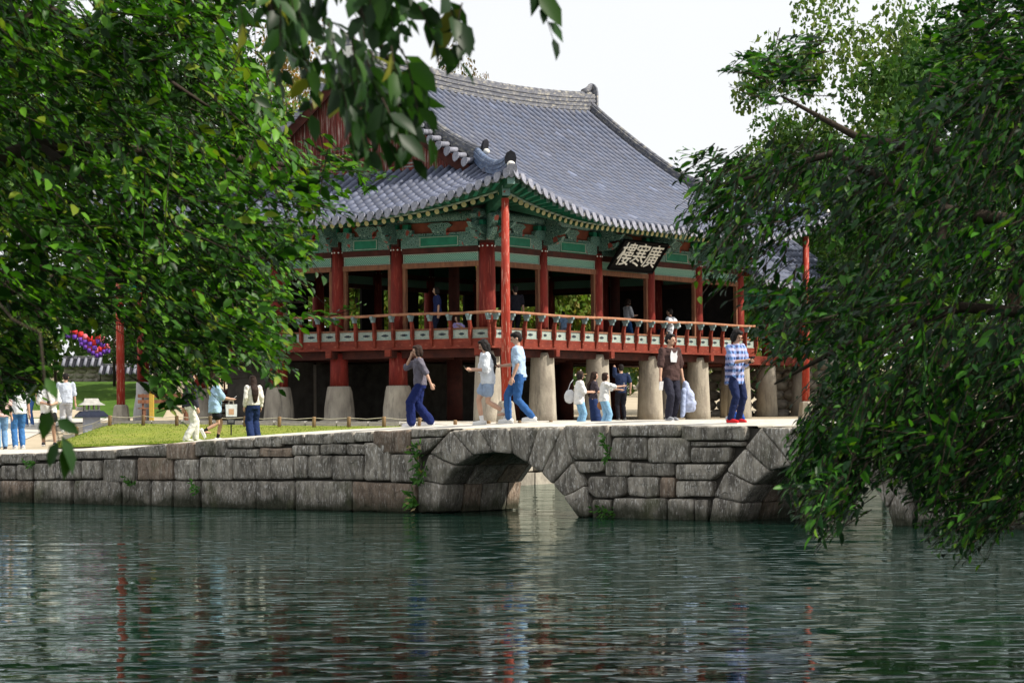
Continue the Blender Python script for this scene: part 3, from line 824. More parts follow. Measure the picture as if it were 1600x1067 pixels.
# lintels, lattice screens and painted beams, bay by bay
def bay(p, d, L_, r0, r1, detail=True):
    ang = math.atan2(d.y, d.x)
    q = p + d * ((r0 + L_ - r1) / 2)
    w_ = L_ - r0 - r1
    Rz = ang
    def put(nm, a, b, mat, par=None):
        o = MB().bx(a, b).build(nm, mat, pav); o.location = (q.x, q.y, 0); o.rotation_euler = (0, 0, Rz); return o
    put('lintel', (-w_ / 2, -.075, 6.06), (w_ / 2, .075, 6.205), M['brown'] if detail else M['dark_red'])
    put('upper_rail', (-w_ / 2, -.085, 6.475), (w_ / 2, .085, 6.64), M['dark_red'])
    lt = put('lattice_screen', (-w_ / 2 + .03, -.03, 6.207), (w_ / 2 - .03, .03, 6.473), M['lattice'])
    if detail:
        for a, b in (((-w_ / 2 + .03, -.05, 6.208), (w_ / 2 - .03, -.031, 6.235)), ((-w_ / 2 + .03, -.05, 6.445), (w_ / 2 - .03, -.031, 6.472)),
                     ((-w_ / 2 + .03, -.05, 6.236), (-w_ / 2 + .065, -.031, 6.444)), ((w_ / 2 - .065, -.05, 6.236), (w_ / 2 - .03, -.031, 6.444))):
            MB().bx(a, b).build('screen_frame', M['pale_line'], lt)
        for sgn in (-1, 1):
            put('door_post', (sgn * (w_ / 2 - .055) - .05, -.05, 3.94), (sgn * (w_ / 2 - .055) + .05, .06, 6.058), M['brown'])
        hw = w_ * .24
        for sgn in (-1, 1):
            x0, x1 = sgn * w_ / 2, sgn * (w_ / 2 - hw)
            put('painted_beam_head', (min(x0, x1), -.12, 6.642), (max(x0, x1), .12, 6.97), M['dan_fine'])
        xm = w_ / 2 - hw
        bp = put('painted_beam', (-xm + .003, -.125, 6.642), (xm - .003, .12, 6.97), M['greenp'])
        for a, b in (((-xm + .02, -.135, 6.665), (xm - .02, -.126, 6.685)), ((-xm + .02, -.135, 6.925), (xm - .02, -.126, 6.945)), ((-xm + .02, -.135, 6.686), (-xm + .05, -.126, 6.924)), ((xm - .05, -.135, 6.686), (xm - .02, -.126, 6.924))):
            MB().bx(a, b).build('paint_border', M['pale_line'], bp)
        put('upper_plate', (-w_ / 2 + .1, -.10, 6.973), (w_ / 2 - .1, .10, 7.05), M['dan'])
        put('red_panel', (-w_ / 2 - .1, -.03, 7.05), (w_ / 2 + .1, .03, 7.36), M['redpanel'])
        # carved spacer in the middle of the bay
        fl = MB().prism([(-.22, 7.05), (.22, 7.05), (.30, 7.18), (.42, 7.26), (.30, 7.34), (-.30, 7.34), (-.42, 7.26), (-.30, 7.18)], (0, -.07, 0), (1, 0, 0), (0, 0, 1), (0, 1, 0), .07).build('carved_spacer', M['dan'], pav)
        fix_normals(fl.data); fl.location = (q.x, q.y, 0); fl.rotation_euler = (0, 0, Rz)
    else:
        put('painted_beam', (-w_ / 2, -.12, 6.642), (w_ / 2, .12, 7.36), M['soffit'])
for i in range(5):
    bay(Vector((CT[i], 0, 0)), Vector((1, 0, 0)), CT[i + 1] - CT[i], .235 if i == 0 else .175, .175)
    bay(Vector((CT[i + 1], SS, 0)), Vector((-1, 0, 0)), CT[i + 1] - CT[i], .19, .19, False)
for i in range(4):
    bay(Vector((0, CS[i + 1], 0)), Vector((0, -1, 0)), CS[i + 1] - CS[i], .205, .235 if i == 0 else .205)
    bay(Vector((TT, CS[i], 0)), Vector((0, 1, 0)), CS[i + 1] - CS[i], .19, .19, False)
# brackets on the columns: stacked scroll-shaped arms reaching out, and arms along the wall
def bracket(p, d):
    ang = math.atan2(d.y, d.x) + PI / 2            # local -y is outward when d runs along the wall
    e = None
    arm1 = [(-.25, 6.78), (.30, 6.78), (.52, 6.80), (.70, 6.90), (.78, 7.02), (.66, 6.98), (.52, 7.0), (.46, 7.08), (-.25, 7.08)]
    arm2 = [(-.25, 7.083), (.40, 7.083), (.62, 7.06), (.84, 7.12), (.98, 7.26), (.84, 7.24), (.70, 7.28), (.62, 7.36), (-.25, 7.36)]
    head = [(-.3, 7.363), (.5, 7.363), (.66, 7.40), (.72, 7.5), (.6, 7.6), (-.3, 7.6)]
    for nm, prof, th in (('bracket', arm1, .15), ('bracket_tongue', arm2, .13), ('beam_head', head, .2)):
        o = MB().prism(prof, (0, 0, 0), (0, -1, 0), (0, 0, 1), (1, 0, 0), th).build(nm, M['dan'], pav)
        fix_normals(o.data); o.location = (p.x, p.y, 0); o.rotation_euler = (0, 0, math.atan2(d.y, d.x))
    arm = [(-.62, 7.05), (-.5, 6.97), (-.3, 6.93), (.3, 6.93), (.5, 6.97), (.62, 7.05), (.62, 7.16), (.45, 7.2), (-.45, 7.2), (-.62, 7.16)]
    o = MB().prism(arm, (0, -.10, 0), (1, 0, 0), (0, 0, 1), (0, 1, 0), .14).build('wall_arm', M['dan_fine'], pav)
    fix_normals(o.data); o.location = (p.x, p.y, 0); o.rotation_euler = (0, 0, math.atan2(d.y, d.x))
    for k in (-.42, 0, .42):
        o = MB().bx((k - .10, -.2, 7.203), (k + .10, -.02, 7.33)).build('bearing_block', M['greenp'], pav); o.location = (p.x, p.y, 0); o.rotation_euler = (0, 0, math.atan2(d.y, d.x))
for t in CT: bracket(Vector((t, 0, 0)), Vector((1, 0, 0)))
for s in CS: bracket(Vector((0, s, 0)), Vector((0, -1, 0)))
# corner bracket on the diagonal
for nm, prof, th in (('bracket', [(0, 6.78), (.5, 6.78), (.9, 6.9), (1.1, 7.08), (.8, 7.05), (.6, 7.12), (0, 7.12)], .16), ('bracket_tongue', [(0, 7.123), (.7, 7.1), (1.1, 7.2), (1.3, 7.4), (1.05, 7.36), (.9, 7.5), (0, 7.5)], .15)):
    o = MB().prism(prof, (0, 0, 0), Vector((-1, -1, 0)).normalized(), (0, 0, 1), Vector((1, -1, 0)).normalized(), th).build(nm, M['dan'], pav); fix_normals(o.data)
# purlins
P('purlin', MB().tube([(-.6, 0, 7.52), (TT + .6, 0, 7.52)], .15, 12), M['dan'], True)
P('purlin', MB().tube([(0, -.6, 7.52), (0, SS + .6, 7.52)], .149, 12), M['dan'], True)
# interior: ceiling, end walls with openings
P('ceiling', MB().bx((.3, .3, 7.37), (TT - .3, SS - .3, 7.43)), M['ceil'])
ZA, ZB = 3.94, 6.058
def infill(axis, fixed, segs, parent=None):
    for a, b, z0, z1 in segs:
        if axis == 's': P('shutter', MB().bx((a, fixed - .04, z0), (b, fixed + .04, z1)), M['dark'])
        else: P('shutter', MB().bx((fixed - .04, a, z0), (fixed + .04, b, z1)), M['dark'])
# rear side: mostly closed, a few openings
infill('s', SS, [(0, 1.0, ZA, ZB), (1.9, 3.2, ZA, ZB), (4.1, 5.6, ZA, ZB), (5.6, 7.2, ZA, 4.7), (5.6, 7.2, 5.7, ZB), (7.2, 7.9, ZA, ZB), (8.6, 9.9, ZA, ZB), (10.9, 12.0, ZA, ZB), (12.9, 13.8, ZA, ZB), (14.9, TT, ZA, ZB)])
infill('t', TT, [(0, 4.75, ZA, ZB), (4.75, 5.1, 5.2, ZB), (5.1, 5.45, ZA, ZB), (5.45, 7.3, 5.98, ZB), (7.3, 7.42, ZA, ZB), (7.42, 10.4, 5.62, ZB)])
# added dark blocks that keep the view under the floor dark
for a, b in (((5.4, 6.6, ZG), (15.2, 10.1, 3.45)), ((.8, 7.9, ZG), (2.3, 10.1, 3.45))):
    P('undercroft_dark_block', MB().bx(a, b), M['core'])
# sign-board with its three characters
sb = empty('name_board', (0, 0, 0)); sb.parent = pav
sb.location = (7.62, -.40, 6.26)
tilt = math.radians(35)
sb.rotation_euler = (tilt, 0, 0)
BWD, BH = 2.66, .96
MB().bx((-BWD / 2, 0, 0), (BWD / 2, .08, BH)).build('board', M['black'], sb)
fr = MB()
for a, b in (((-BWD / 2 - .06, -.04, -.06), (BWD / 2 + .06, .05, -.001)), ((-BWD / 2 - .06, -.04, BH + .001), (BWD / 2 + .06, .05, BH + .06)), ((-BWD / 2 - .06, -.04, 0), (-BWD / 2 - .001, .05, BH)), ((BWD / 2 + .001, -.04, 0), (BWD / 2 + .06, .05, BH))):
    MB().bx(a, b).build('board_frame', M['black'], sb)
for ch, x in (('樓', -.83), ('寒', 0), ('廣', .83)):
    fc = bpy.data.curves.new('character', 'FONT')
    fc.body = ch; fc.size = .88; fc.align_x = 'CENTER'; fc.align_y = 'CENTER'
    fc.extrude = .012; fc.offset = .0
    fo = bpy.data.objects.new('character', fc); COL.objects.link(fo)
    fc.materials.append(M['white_letter'])
    bpy.context.view_layer.update()
    cme = bpy.data.meshes.new_from_object(fo.evaluated_get(bpy.context.evaluated_depsgraph_get()))
    bpy.data.objects.remove(fo)
    cme.materials.clear(); cme.materials.append(M['white_letter'])
    fo = link('character', cme, sb); fo.location = (x, -.013, BH / 2); fo.rotation_euler = (PI / 2, 0, 0)
# ------------------------------------------------------------------ pavilion roof
EV = 2.3; ZE = 7.40; HR = 4.62; IG = 3.3; IR = SS / 2 + EV
def rise(q): return 1.08 * max(0.0, 1 - q / 6.2) ** 1.9
def zsurf(q, i, u2=0.0):
    u = i / IR
    return ZE + HR * (.70 * u + .30 * u * u) + rise(q) * max(0.0, 1 - i / 4.4) ** 1.15 + .34 * u2 * u * u
def front(t, i):
    q = max(0.0, min(t + EV, TT + EV - t))
    e = abs(t - TT / 2) / (TT / 2)
    return Vector((t, i - EV, zsurf(q, i, min(1.0, e) ** 2)))
def side(s, i):
    q = max(0.0, min(s + EV, SS + EV - s))
    return Vector((i - EV, s, zsurf(q, i)))
roof = empty('roof', (0, 0, 0)); roof.parent = pav
TV0, TV1 = .55, TT - .55                # verge edges of the upper gable roof
def colmesh(me, cols):
    at = me.color_attributes.new('Col', 'FLOAT_COLOR', 'POINT')
    at.data.foreach_set('color', np.asarray(cols, dtype=np.float32).ravel())
# tile bed (front, back, both skirts)
mb = MB()
def span_t(i):
    if i <= IG: return -EV + i, TT + EV - i
    return TV0, TV1
ilist = [0, .3, .7, 1.2, 1.8, 2.5, IG, IG + .002, 4.2, 5.2, 6.2, 7.0, IR]
for back in (False, True):
    rows = []
    for i in ilist:
        a, b = span_t(i)
        r = []
        for j in range(49):
            p = front(a + (b - a) * j / 48, i); p.z -= .06
            if back: p.y = SS - p.y
            r.append(p)
        rows.append(r)
    mb.grid(rows)
for far in (False, True):
    rows = []
    for i in [0, .3, .7, 1.2, 1.8, 2.5, IG]:
        r = []
        for j in range(33):
            p = side(-EV + i + (SS + 2 * EV - 2 * i) * j / 32, i); p.z -= .03
            if far: p.x = TT - p.x
            r.append(p)
        rows.append(r)
    mb.grid(rows)
P('tile_bed', mb, M['tile_bed'], True, roof)

# convex tiles, one by one: collect the place of every tile, build the nearest as parts and join the rest
TL = .34
def tile_verts(r0=.084, r1=.074, L_=.37, n=6):
    v = []
    for y, r in ((0, r0), (L_, r1)):
        for k in range(n + 1):
            a = PI * k / n
            v.append((-r * math.cos(a), y, r * math.sin(a) * 1.4))
    f = [(k, k + 1, n + 2 + k, n + 1 + k) for k in range(n)]
    f.append(tuple(range(n + 1))[::-1])
    return v, f
tv, tf = tile_verts()
tiles = []
def row(fn, along, i0, i1):
    i = i0
    pts = []
    while i < i1 - .05:
        p, q = fn(i), fn(min(i + TL, i1 + .1))
        d = (q - p)
        y = d.normalized()
        x = Vector(along) - y * y.dot(Vector(along)); x.normalize()
        z = x.cross(y)
        if z.z < 0: x = -x; z = -z
        tiles.append((p, x, y, z))
        i += TL / max(.6, d.length / max(1e-6, min(TL, i1 + .1 - i)))
    return
eaves = []
nT = 53
for k in range(nT):
    t = -EV + .12 + (TT + 2 * EV - .24) * k / (nT - 1)
    q = min(t + EV, TT + EV - t)
    top = q - .05 if q < IG else (IR - .12 if TV0 + .25 < t < TV1 - .25 else IG - .05)
    if q >= .1: row(lambda i, t=t: front(t, i), (1, 0, 0), .0, max(.2, top))
    eaves.append((front(t, -.02), (1, 0, 0)))
nS = 50
nside0 = len(tiles)
for k in range(nS):
    s = -EV + .14 + (SS + 2 * EV - .28) * k / (nS - 1)
    q = min(s + EV, SS + EV - s)
    row(lambda i, s=s: side(s, i), (0, 1, 0), .0, max(.2, min(q - .05, IG - .05)))
    eaves.append((side(s, -.02), (0, 1, 0)))
nfront = len(tiles)
dist = []
for (p, x, y, z) in tiles:
    w = RX @ p
    dist.append((w.y + (0 if p.x < p.y else 6.0)))        # the near skirt shows its tiles largest
order = sorted(range(len(tiles)), key=lambda k: dist[k])
singles, rest = set(order[:300]), [k for k in range(len(tiles)) if k not in set(order[:300])]
tmesh = []
for k in range(7):
    me = bpy.data.meshes.new('roof_tile'); me.from_pydata(tv, [], tf); me.polygons.foreach_set('use_smooth', [True] * len(tf))
    g = [.90, 1.0, 1.06, .96, 1.22, .86, 1.03][k]
    colmesh(me, [(g, g, g * 1.02, 1)] * len(tv)); me.materials.append(M['tile']); tmesh.append(me)
for k in singles:
    p, x, y, z = tiles[k]
    if k < nside0: x = x * 1.22; z = z * 1.12          # the long slopes carry the broader tile
    Mx = Matrix((x, y, z)).transposed().to_4x4(); Mx.translation = p
    link('roof_tile', rnd.choice(tmesh), roof, Mx)
A = np.array(tv)
V = np.zeros((len(rest), len(tv), 3)); Cc = np.ones((len(rest), len(tv), 4))
for j, k in enumerate(rest):
    p, x, y, z = tiles[k]
    if k < nside0: x = x * 1.22; z = z * 1.12
    V[j] = np.array(p) + A[:, :1] * np.array(x) + A[:, 1:2] * np.array(y) + A[:, 2:] * np.array(z)
    r_ = rnd.random()
    g = rnd.gauss(1.0, .06) if r_ > .02 else rnd.uniform(1.3, 1.75)
    tint = rnd.uniform(-.05, .05)
    Cc[j, :, :3] = (g * (1 + tint), g, g * (1 - tint))
F = [tuple(v + j * len(tv) for v in f) for j in range(len(rest)) for f in tf]
me = bpy.data.meshes.new('roof_tiles'); me.from_pydata(V.reshape(-1, 3).tolist(), [], F)
me.polygons.foreach_set('use_smooth', [True] * len(F))
colmesh(me, Cc.reshape(-1, 4)); me.materials.append(M['tile'])
tag(link('roof_tiles', me, roof), kind='stuff')
# eave end tiles: heart-shaped plates hanging from every tile row, and the curved drip tile between
spade = [(0, -.215), (.055, -.17), (.095, -.10), (.11, -.02), (.10, .05), (.06, .085), (0, .095), (-.06, .085), (-.10, .05), (-.11, -.02), (-.095, -.10), (-.055, -.17)]
smb = MB().prism(spade, (0, 0, 0), (1, 0, 0), (0, .30, .95), (0, 1, 0), .035)
smb.m = 0
spm = smb.mesh('eave_end_tile', M['spade']); fix_normals(spm)
hub = MB().lathe([(.05, 0), (.045, .015), (.0, .02)], n=8).mesh('boss', M['ridge'])
for p, al in eaves:
    if al[0]: Mx = Matrix.Translation(p + Vector((0, -.02, .02)))
    else: Mx = Matrix.Translation(p + Vector((-.02, 0, .02))) @ Matrix.Rotation(-PI / 2, 4, 'Z')
    link('eave_end_tile', spm, roof, Mx @ Matrix.Rotation(rnd.uniform(-.06, .06), 4, 'Z'))
dr = MB().prism([(-.10, .03), (-.06, -.02), (0, -.035), (.06, -.02), (.10, .03), (.10, -.05), (.06, -.10), (0, -.115), (-.06, -.10), (-.10, -.05)], (0, 0, 0), (1, 0, 0), (0, 0, 1), (0, 1, 0), .03).mesh('drip_tile', M['ridge']); fix_normals(dr)
ef = [e for e in eaves if e[1][0]]; es = [e for e in eaves if e[1][1]]
for lst, rz in ((ef, 0), (es, -PI / 2)):
    for (a, _), (b, _) in zip(lst, lst[1:]):
        p = (a + b) / 2
        link('drip_tile', dr, roof, Matrix.Translation(p + Vector((0, 0, -.02))) @ Matrix.Rotation(rz, 4, 'Z'))

# ridges: courses of flat tile with a round cap
def ridge(name, pts, w, courses, ch, mat, capr=.09, lime=False):
    e = empty(name, (0, 0, 0)); e.parent = roof
    up = Vector((0, 0, 1))
    for c in range(courses):
        rows = [[], [], [], []]
        off = (c % 2) * .022
        for i, p in enumerate(pts):
            d = (pts[min(i + 1, len(pts) - 1)] - pts[max(i - 1, 0)]); d.z = 0; d.normalize()
            n = Vector((-d.y, d.x, 0)) * (w / 2 - off)
            z0, z1 = p + up * (c * ch + .004), p + up * ((c + 1) * ch)
            for r, q in zip(rows, (z0 - n, z1 - n, z1 + n, z0 + n)): r.append(q)
        mb = MB(); n_ = len(pts)
        mb.rings([[rows[k][i] for k in range(4)] for i in range(n_)])
        me = mb.mesh('ridge_course', mat); fix_normals(me)
        link('ridge_course', me, e)
    top = courses * ch
    seg = 1
    for i in range(len(pts) - 1):
        a, b = pts[i] + up * (top + .01), pts[i + 1] + up * (top + .01)
        MB().tube([a, a.lerp(b, .97)], [capr, capr * .93], 8).build('ridge_cap_tile', mat, e, True)
    return e
def curve(fn, a, b, n): return [fn(a + (b - a) * i / n) for i in range(n + 1)]
def main_ridge(t):
    e_ = (t - TT / 2) / (TT / 2 - .9)
    return Vector((t, SS / 2, ZE + HR - .16 + .30 * abs(e_) ** 2.2))
rg = ridge('main_ridge', curve(main_ridge, .75, TT - .75, 34), .40, 10, .068, M['ridge'], .10)
for t, sg in ((.72, -1), (TT - .72, 1)):
    p = main_ridge(t)
    o = MB().prism([(-.24, -.1), (.24, -.1), (.24, .75), (.20, .92), (.1, 1.04), (0, 1.08), (-.1, 1.04), (-.2, .92), (-.24, .75)], p + Vector((sg * .03, 0, 0)), (0, 1, 0), (0, 0, 1), (1, 0, 0), .10).build('ridge_end_tile', M['ridge'], rg)
    fix_normals(o.data)
    o = MB().tube([p + Vector((-sg * .55, 0, .72)), p + Vector((-sg * .25, 0, .82)), p + Vector((sg * .02, 0, 1.02))], [.11, .11, .07], 8).build('upturned_cap', M['ridge'], rg, True)
    MB().bx(p + Vector((sg * .085 - .03, -.2, .0)), p + Vector((sg * .085 + .03, .2, .66))).build('lime_end', M['lime'], rg)
def desc(t):
    def f(i):
        p = front(t, i); p.z += .03
        return p
    return f
def end_plate(e, p, d, sc=1.0):
    d = Vector((d.x, d.y, 0)).normalized(); n = Vector((-d.y, d.x, 0))
    o = MB().prism([(-.15, 0), (.15, 0), (.17, .16), (.12, .30), (0, .37), (-.12, .30), (-.17, .16)], p + d * .05, n * sc, Vector((0, 0, 1)) * sc + d * .18, d, .07).build('end_tile', M['tile_bed'], e)
    fix_normals(o.data)
    MB().ell(p + d * .12 + Vector((0, 0, -.03)), (.12 * sc, .12 * sc, .10 * sc), 10, 7).build('lime_ball', M['lime'], e, True)
for t, sg in ((TV0 + .42, -1), (TV1 - .42, 1)):
    pts = curve(desc(t), IR - .1, 3.05, 18)
    # lift of the lower end
    pts = [p + Vector((0, 0, .10 * max(0, (i - 12) / 6) ** 2)) for i, p in enumerate(pts)]
    e = ridge('descending_ridge', pts, .27, 5, .062, M['ridge'], .085)
    end_plate(e, pts[-1] + Vector((0, 0, .30)), pts[-1] - pts[-3], .9)
    if sg < 0:
        # the same slope on the far side of the gable
        pb = [Vector((p.x, SS - p.y, p.z)) for p in pts]
        e2 = ridge('descending_ridge', pb, .27, 5, .062, M['ridge'], .085)
        end_plate(e2, pb[-1] + Vector((0, 0, .30)), pb[-1] - pb[-3], .9)
def hipf(c):
    sx, sy = c
    def f(i):
        q = i
        z = zsurf(q, i) + .04
        x = (i - EV) if sx < 0 else TT + EV - i
        y = (i - EV) if sy < 0 else SS + EV - i
        return Vector((x, y, z))
    return f
for c in ((-1, -1), (1, -1), (-1, 1)):
    pts = curve(hipf(c), 3.15, .16, 12)
    pts = [p + Vector((0, 0, .03 + .03 * ((i - 6) / 6) ** 2)) for i, p in enumerate(pts)]
    e = ridge('hip_ridge', pts, .25, 5, .062, M['ridge_sky_blue'], .095)
    end_plate(e, pts[-1] + Vector((0, 0, .12)), pts[-1] - pts[-2], .95)
    d = (pts[-1] - pts[-3]); d.z = 0; d.normalize(); n = Vector((-d.y, d.x, 0))
    o = MB().prism([(x * 1.35, y * 1.25) for x, y in spade], pts[-1] + d * .24 + Vector((0, 0, -.02)), n, Vector((0, 0, 1)) + d * .25, d, .04).build('corner_end_tile', M['spade'], e); fix_normals(o.data)
# gable end: verge tiles, barge board, planked triangle, ridge along the foot
for k in range(16):
    i = 3.25 + k * .30
    if i > IR - .1: break
    for back in (False, True):
        p = front(TV0 + .30, i)
        if back: p.y = SS - p.y
        M4 = Matrix.Translation(p + Vector((0, 0, .02))) @ Matrix.Rotation(PI / 2, 4, 'Z')
        o = MB().tube([p + Vector((.0, 0, .03)), p + Vector((-.52, 0, -.02))], [.085, .092], 8).build('verge_tile', M['spade'], roof, True)
        q = p + Vector((-.54, 0, .0))
        link('verge_end_tile', spm, roof, Matrix.Translation(q) @ Matrix.Rotation(-PI / 2, 4, 'Z'))
mb = MB(); mb2 = MB()
rows = [[], [], [], []]
for sgn in (0, 1):
    ring = []
    for j in range(13):
        i = IG - .1 + (IR - IG + .1) * j / 12
        p = front(TV0 - .02, i)
        y = p.y if not sgn else SS - p.y
        ring.append([Vector((.50, y, p.z - .10)), Vector((.50, y, p.z - .46)), Vector((.44, y, p.z - .46)), Vector((.44, y, p.z - .10))])
    o = MB().rings(ring).build('barge_board', M['dark_red'], roof); fix_normals(o.data)
npl = 46
zb = zsurf(5, IG) - .05
for j in range(npl):
    s0 = .55 + (SS - 1.1) * j / npl; s1 = .55 + (SS - 1.1) * (j + .94) / npl
    def ztop(s):
        i = min(s + EV, SS + EV - s)
        return front(.7, i).z - .20
    za, zc = ztop(s0), ztop(s1)
    if max(za, zc) < zb + .05: continue
    x = .86 + rnd.uniform(-.012, .012)
    mb = MB().prism([(s0, zb), (s1, zb), (s1, max(zc, zb + .01)), (s0, max(za, zb + .01))], (x, 0, 0), (0, 1, 0), (0, 0, 1), (1, 0, 0), .05)
    o = mb.build('gable_plank', M['plank'], roof); fix_normals(o.data)
ridge('gable_foot_ridge', [Vector((1.0 - .06, s, zsurf(5, IG) + .02 + .06 * ((s - SS / 2) / 4) ** 2)) for s in [1.0 + (SS - 2.0) * i / 14 for i in range(15)]], .2, 3, .05, M['ridge'], .075)
# far gable, plain
o = MB().prism([(.6, zb)] + [(s, front(1, min(s + EV, SS + EV - s)).z - .1) for s in [.6 + (SS - 1.2) * i / 12 for i in range(13)]] + [(SS - .6, zb)], (TT - .9, 0, 0), (0, 1, 0), (0, 0, 1), (1, 0, 0), .06).build('far_gable', M['plank'], roof); fix_normals(o.data)

# eaves from below: round rafters, flying rafters, boards
O1, O2 = 1.45, 2.12
def eave_z(q, o): # underside reference line at distance o outside the columns
    base = {O1: 7.30, O2: 7.34}[o]
    return base + rise(max(0, q + (EV - o) * .0)) * (.80 if o == O1 else .97)
red_end = MB().lathe([(.075, 0), (.075, .012), (.035, .016)], n=12).mesh('rafter_end', M['rafter_end'])
sq_end = MB().bx((-.06, -.06, 0), (.06, .06, .012)).mesh('flying_rafter_end', M['dan_pale'])
def orient(z):
    z = z.normalized()
    x = Vector((0, 0, 1)).cross(z)
    if x.length < 1e-6: x = Vector((1, 0, 0))
    x.normalize(); y = z.cross(x)
    return Matrix((x, y, z)).transposed().to_4x4()
def rafters(L_, fn):
    """fn(along, out, z) -> local point"""
    n = int((L_ + 2 * O1) / .305)
    for k in range(n + 1):
        al = -O1 + .06 + (L_ + 2 * O1 - .12) * k / n
        q = min(al + EV, L_ + EV - al)
        inner = al
        if al < 1.2: inner = 1.2 - (1.2 - al) * 1.2 / (1.2 + O1) * .75
        if al > L_ - 1.2: inner = L_ - 1.2 + (al - L_ + 1.2) * 1.2 / (1.2 + O1) * .75
        a = fn(inner, -.2, 7.80 + .1 * rise(q)); b = fn(al, O1, eave_z(q, O1))
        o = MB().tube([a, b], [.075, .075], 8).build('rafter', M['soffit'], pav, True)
        d = (b - a)
        link('rafter_end', red_end, o, Matrix.Translation(b + d.normalized() * .001) @ orient(d))
        al2 = al * (L_ / 2 + O2) / (L_ / 2 + O1) if False else (al - L_ / 2) * (L_ / 2 + O2) / (L_ / 2 + O1) + L_ / 2
        q2 = min(al2 + EV, L_ + EV - al2)
        m_ = a.lerp(b, .72) + Vector((0, 0, .13)); c = fn(al2, O2, eave_z(q2, O2))
        d2 = c - m_
        M4 = orient(d2); M4.translation = m_.lerp(c, .5)
        o = MB().bx((-.05, -.055, -d2.length / 2), (.05, .055, d2.length / 2)).build('flying_rafter', M['greenp'], pav, M=M4)
        link('flying_rafter_end', sq_end, o, Matrix.Translation((0, 0, d2.length / 2 + .001)))
    na = 40
    for nm, oo, dz, r, mat in (('eave_batten', O1 - .02, .10, .035, 'rail2'), ('eave_batten', O2 + .02, .09, .04, 'soffit')):
        pts = []
        for k in range(na + 1):
            al = -oo + (L_ + 2 * oo) * k / na
            q = min(al + EV, L_ + EV - al)
            pts.append(fn(al, oo, eave_z(q, O1 if oo < 2 else O2) + dz))
        MB().tube(pts, r, 6).build(nm, M['pale_line'] if mat == 'rail2' else M[mat], pav, True)
    rows = []
    for o_, dz in ((-.2, None), (O1, .10), (O1 + .02, .14), (O2 + .12, .115)):
        r = []
        for k in range(na + 1):
            al = -max(o_, 0) + (L_ + 2 * max(o_, 0)) * k / na
            q = min(al + EV, L_ + EV - al)
            z = 7.90 if dz is None else eave_z(q, O1 if o_ < 2 else O2) + dz
            r.append(fn(al, o_, z))
        rows.append(r)
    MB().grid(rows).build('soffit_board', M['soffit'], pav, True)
rafters(TT, lambda al, o, z: Vector((al, -o, z)))
rafters(SS, lambda al, o, z: Vector((-o, al, z)))
# corner rafters with painted heads, and the slender poles under them
for sx, sy in ((-1, -1), (1, -1), (-1, 1)):
    cx, cy = (0 if sx < 0 else TT), (0 if sy < 0 else SS)
    D = Vector((sx, sy, 0)).normalized()
    p0 = Vector((cx, cy, 7.55)); p1 = p0 + D * (1.78 * 1.414); p1.z = 7.98; p2 = p0 + D * (2.22 * 1.414); p2.z = 8.24
    for nm, a, b, th, hh in (('corner_rafter', p0, p1, .2, .28), ('corner_flying_rafter', p0.lerp(p1, .45) + Vector((0, 0, .26)), p2, .19, .26)):
        d = b - a; M4 = orient(d); M4.translation = (a + b) / 2
        o = MB().bx((-th / 2, -hh / 2, -d.length / 2), (th / 2, hh / 2, d.length / 2)).build(nm, M['soffit'], pav, M=M4)
        MB().bx((-th / 2 - .01, -hh / 2 - .01, d.length / 2), (th / 2 + .01, hh / 2 + .01, d.length / 2 + .03)).build('painted_head', M['dan_pale'], o)
    pt = p0 + D * (1.70 * 1.414); pb = p0 + D * (1.67 * 1.414)
    zt = 7.78
    o = MB().tube([(pb.x, pb.y, ZG + .5), ((pt.x + pb.x) / 2, (pt.y + pb.y) / 2, 5), (pt.x, pt.y, zt)], [.132, .122, .104], 12).build('corner_pole', M['red_pale'], pav, True)
    MB().lathe([(.30, -.1), (.28, .1), (.22, .55), (.17, .6)], (pb.x, pb.y, ZG), n=8).build('pole_base', M['stone_pillar'], pav)
# ------------------------------------------------------------------ annex hall on the right end
ann = empty('annex_hall', (0, 0, 0), TH); ann.location = RX @ Vector((0, 0, 0)); ann.location.z = 0
tag(ann, 'lower tiled side hall joined to the right end of the pavilion behind the leaves', 'hall')
A0, A1, AS0, AS1 = 17.6, 24.0, 1.2, 6.6
for t in (18.0, 20.8, 23.6):
    for s in (AS0 + .3, AS1 - .3):
        MB().lathe([(.4, -.1), (.36, 1.0), (.31, 1.9)], (t, s, ZG), n=10).build('stone_pillar', M['stone_pillar'], ann, True)
        MB().lathe([(.17, 3.49), (.16, 5.85)], (t, s, 0), n=12).build('column', M['red'], ann, True)
MB().bx((A0, AS0, 3.49), (A1, AS1, 3.8)).build('floor', M['girder'], ann)
MB().bx((A0 + .3, AS0 + .28, 5.6), (A1 - .3, AS0 + .5, 6.1)).build('painted_beam', M['greenp'], ann)
MB().bx((A0 + .35, AS1 - .5, 3.82), (A1 - .35, AS1 - .4, 6.1)).build('rear_wall', M['dark'], ann)
MB().bx((A0 + .3, AS0 + .3, 3.82), (A0 + .4, AS1 - .51, 6.1)).build('end_wall', M['brown'], ann)
mb = MB()
aS = (AS0 + AS1) / 2
def asurf(t, i): return Vector((t, AS0 - 1.3 + i, 6.25 + i * .62 + i * i * .03 + .25 * (abs(t - 20.8) / 4.6) ** 2 * max(0, 1 - i / 4)))
for bk in (0, 1):
    rows = []
    for i in (0, .5, 1, 2, 3, 4.0):
        r = [asurf(A0 - 1.1 + (A1 - A0 + 2.2) * j / 12, i) for j in range(13)]
        if bk: r = [Vector((p.x, 2 * aS - p.y, p.z)) for p in r]
        rows.append(r)
    mb.grid(rows)
rf = mb.build('roof', M['tile_bed'], ann, True)
vv, ff, cc = [], [], []
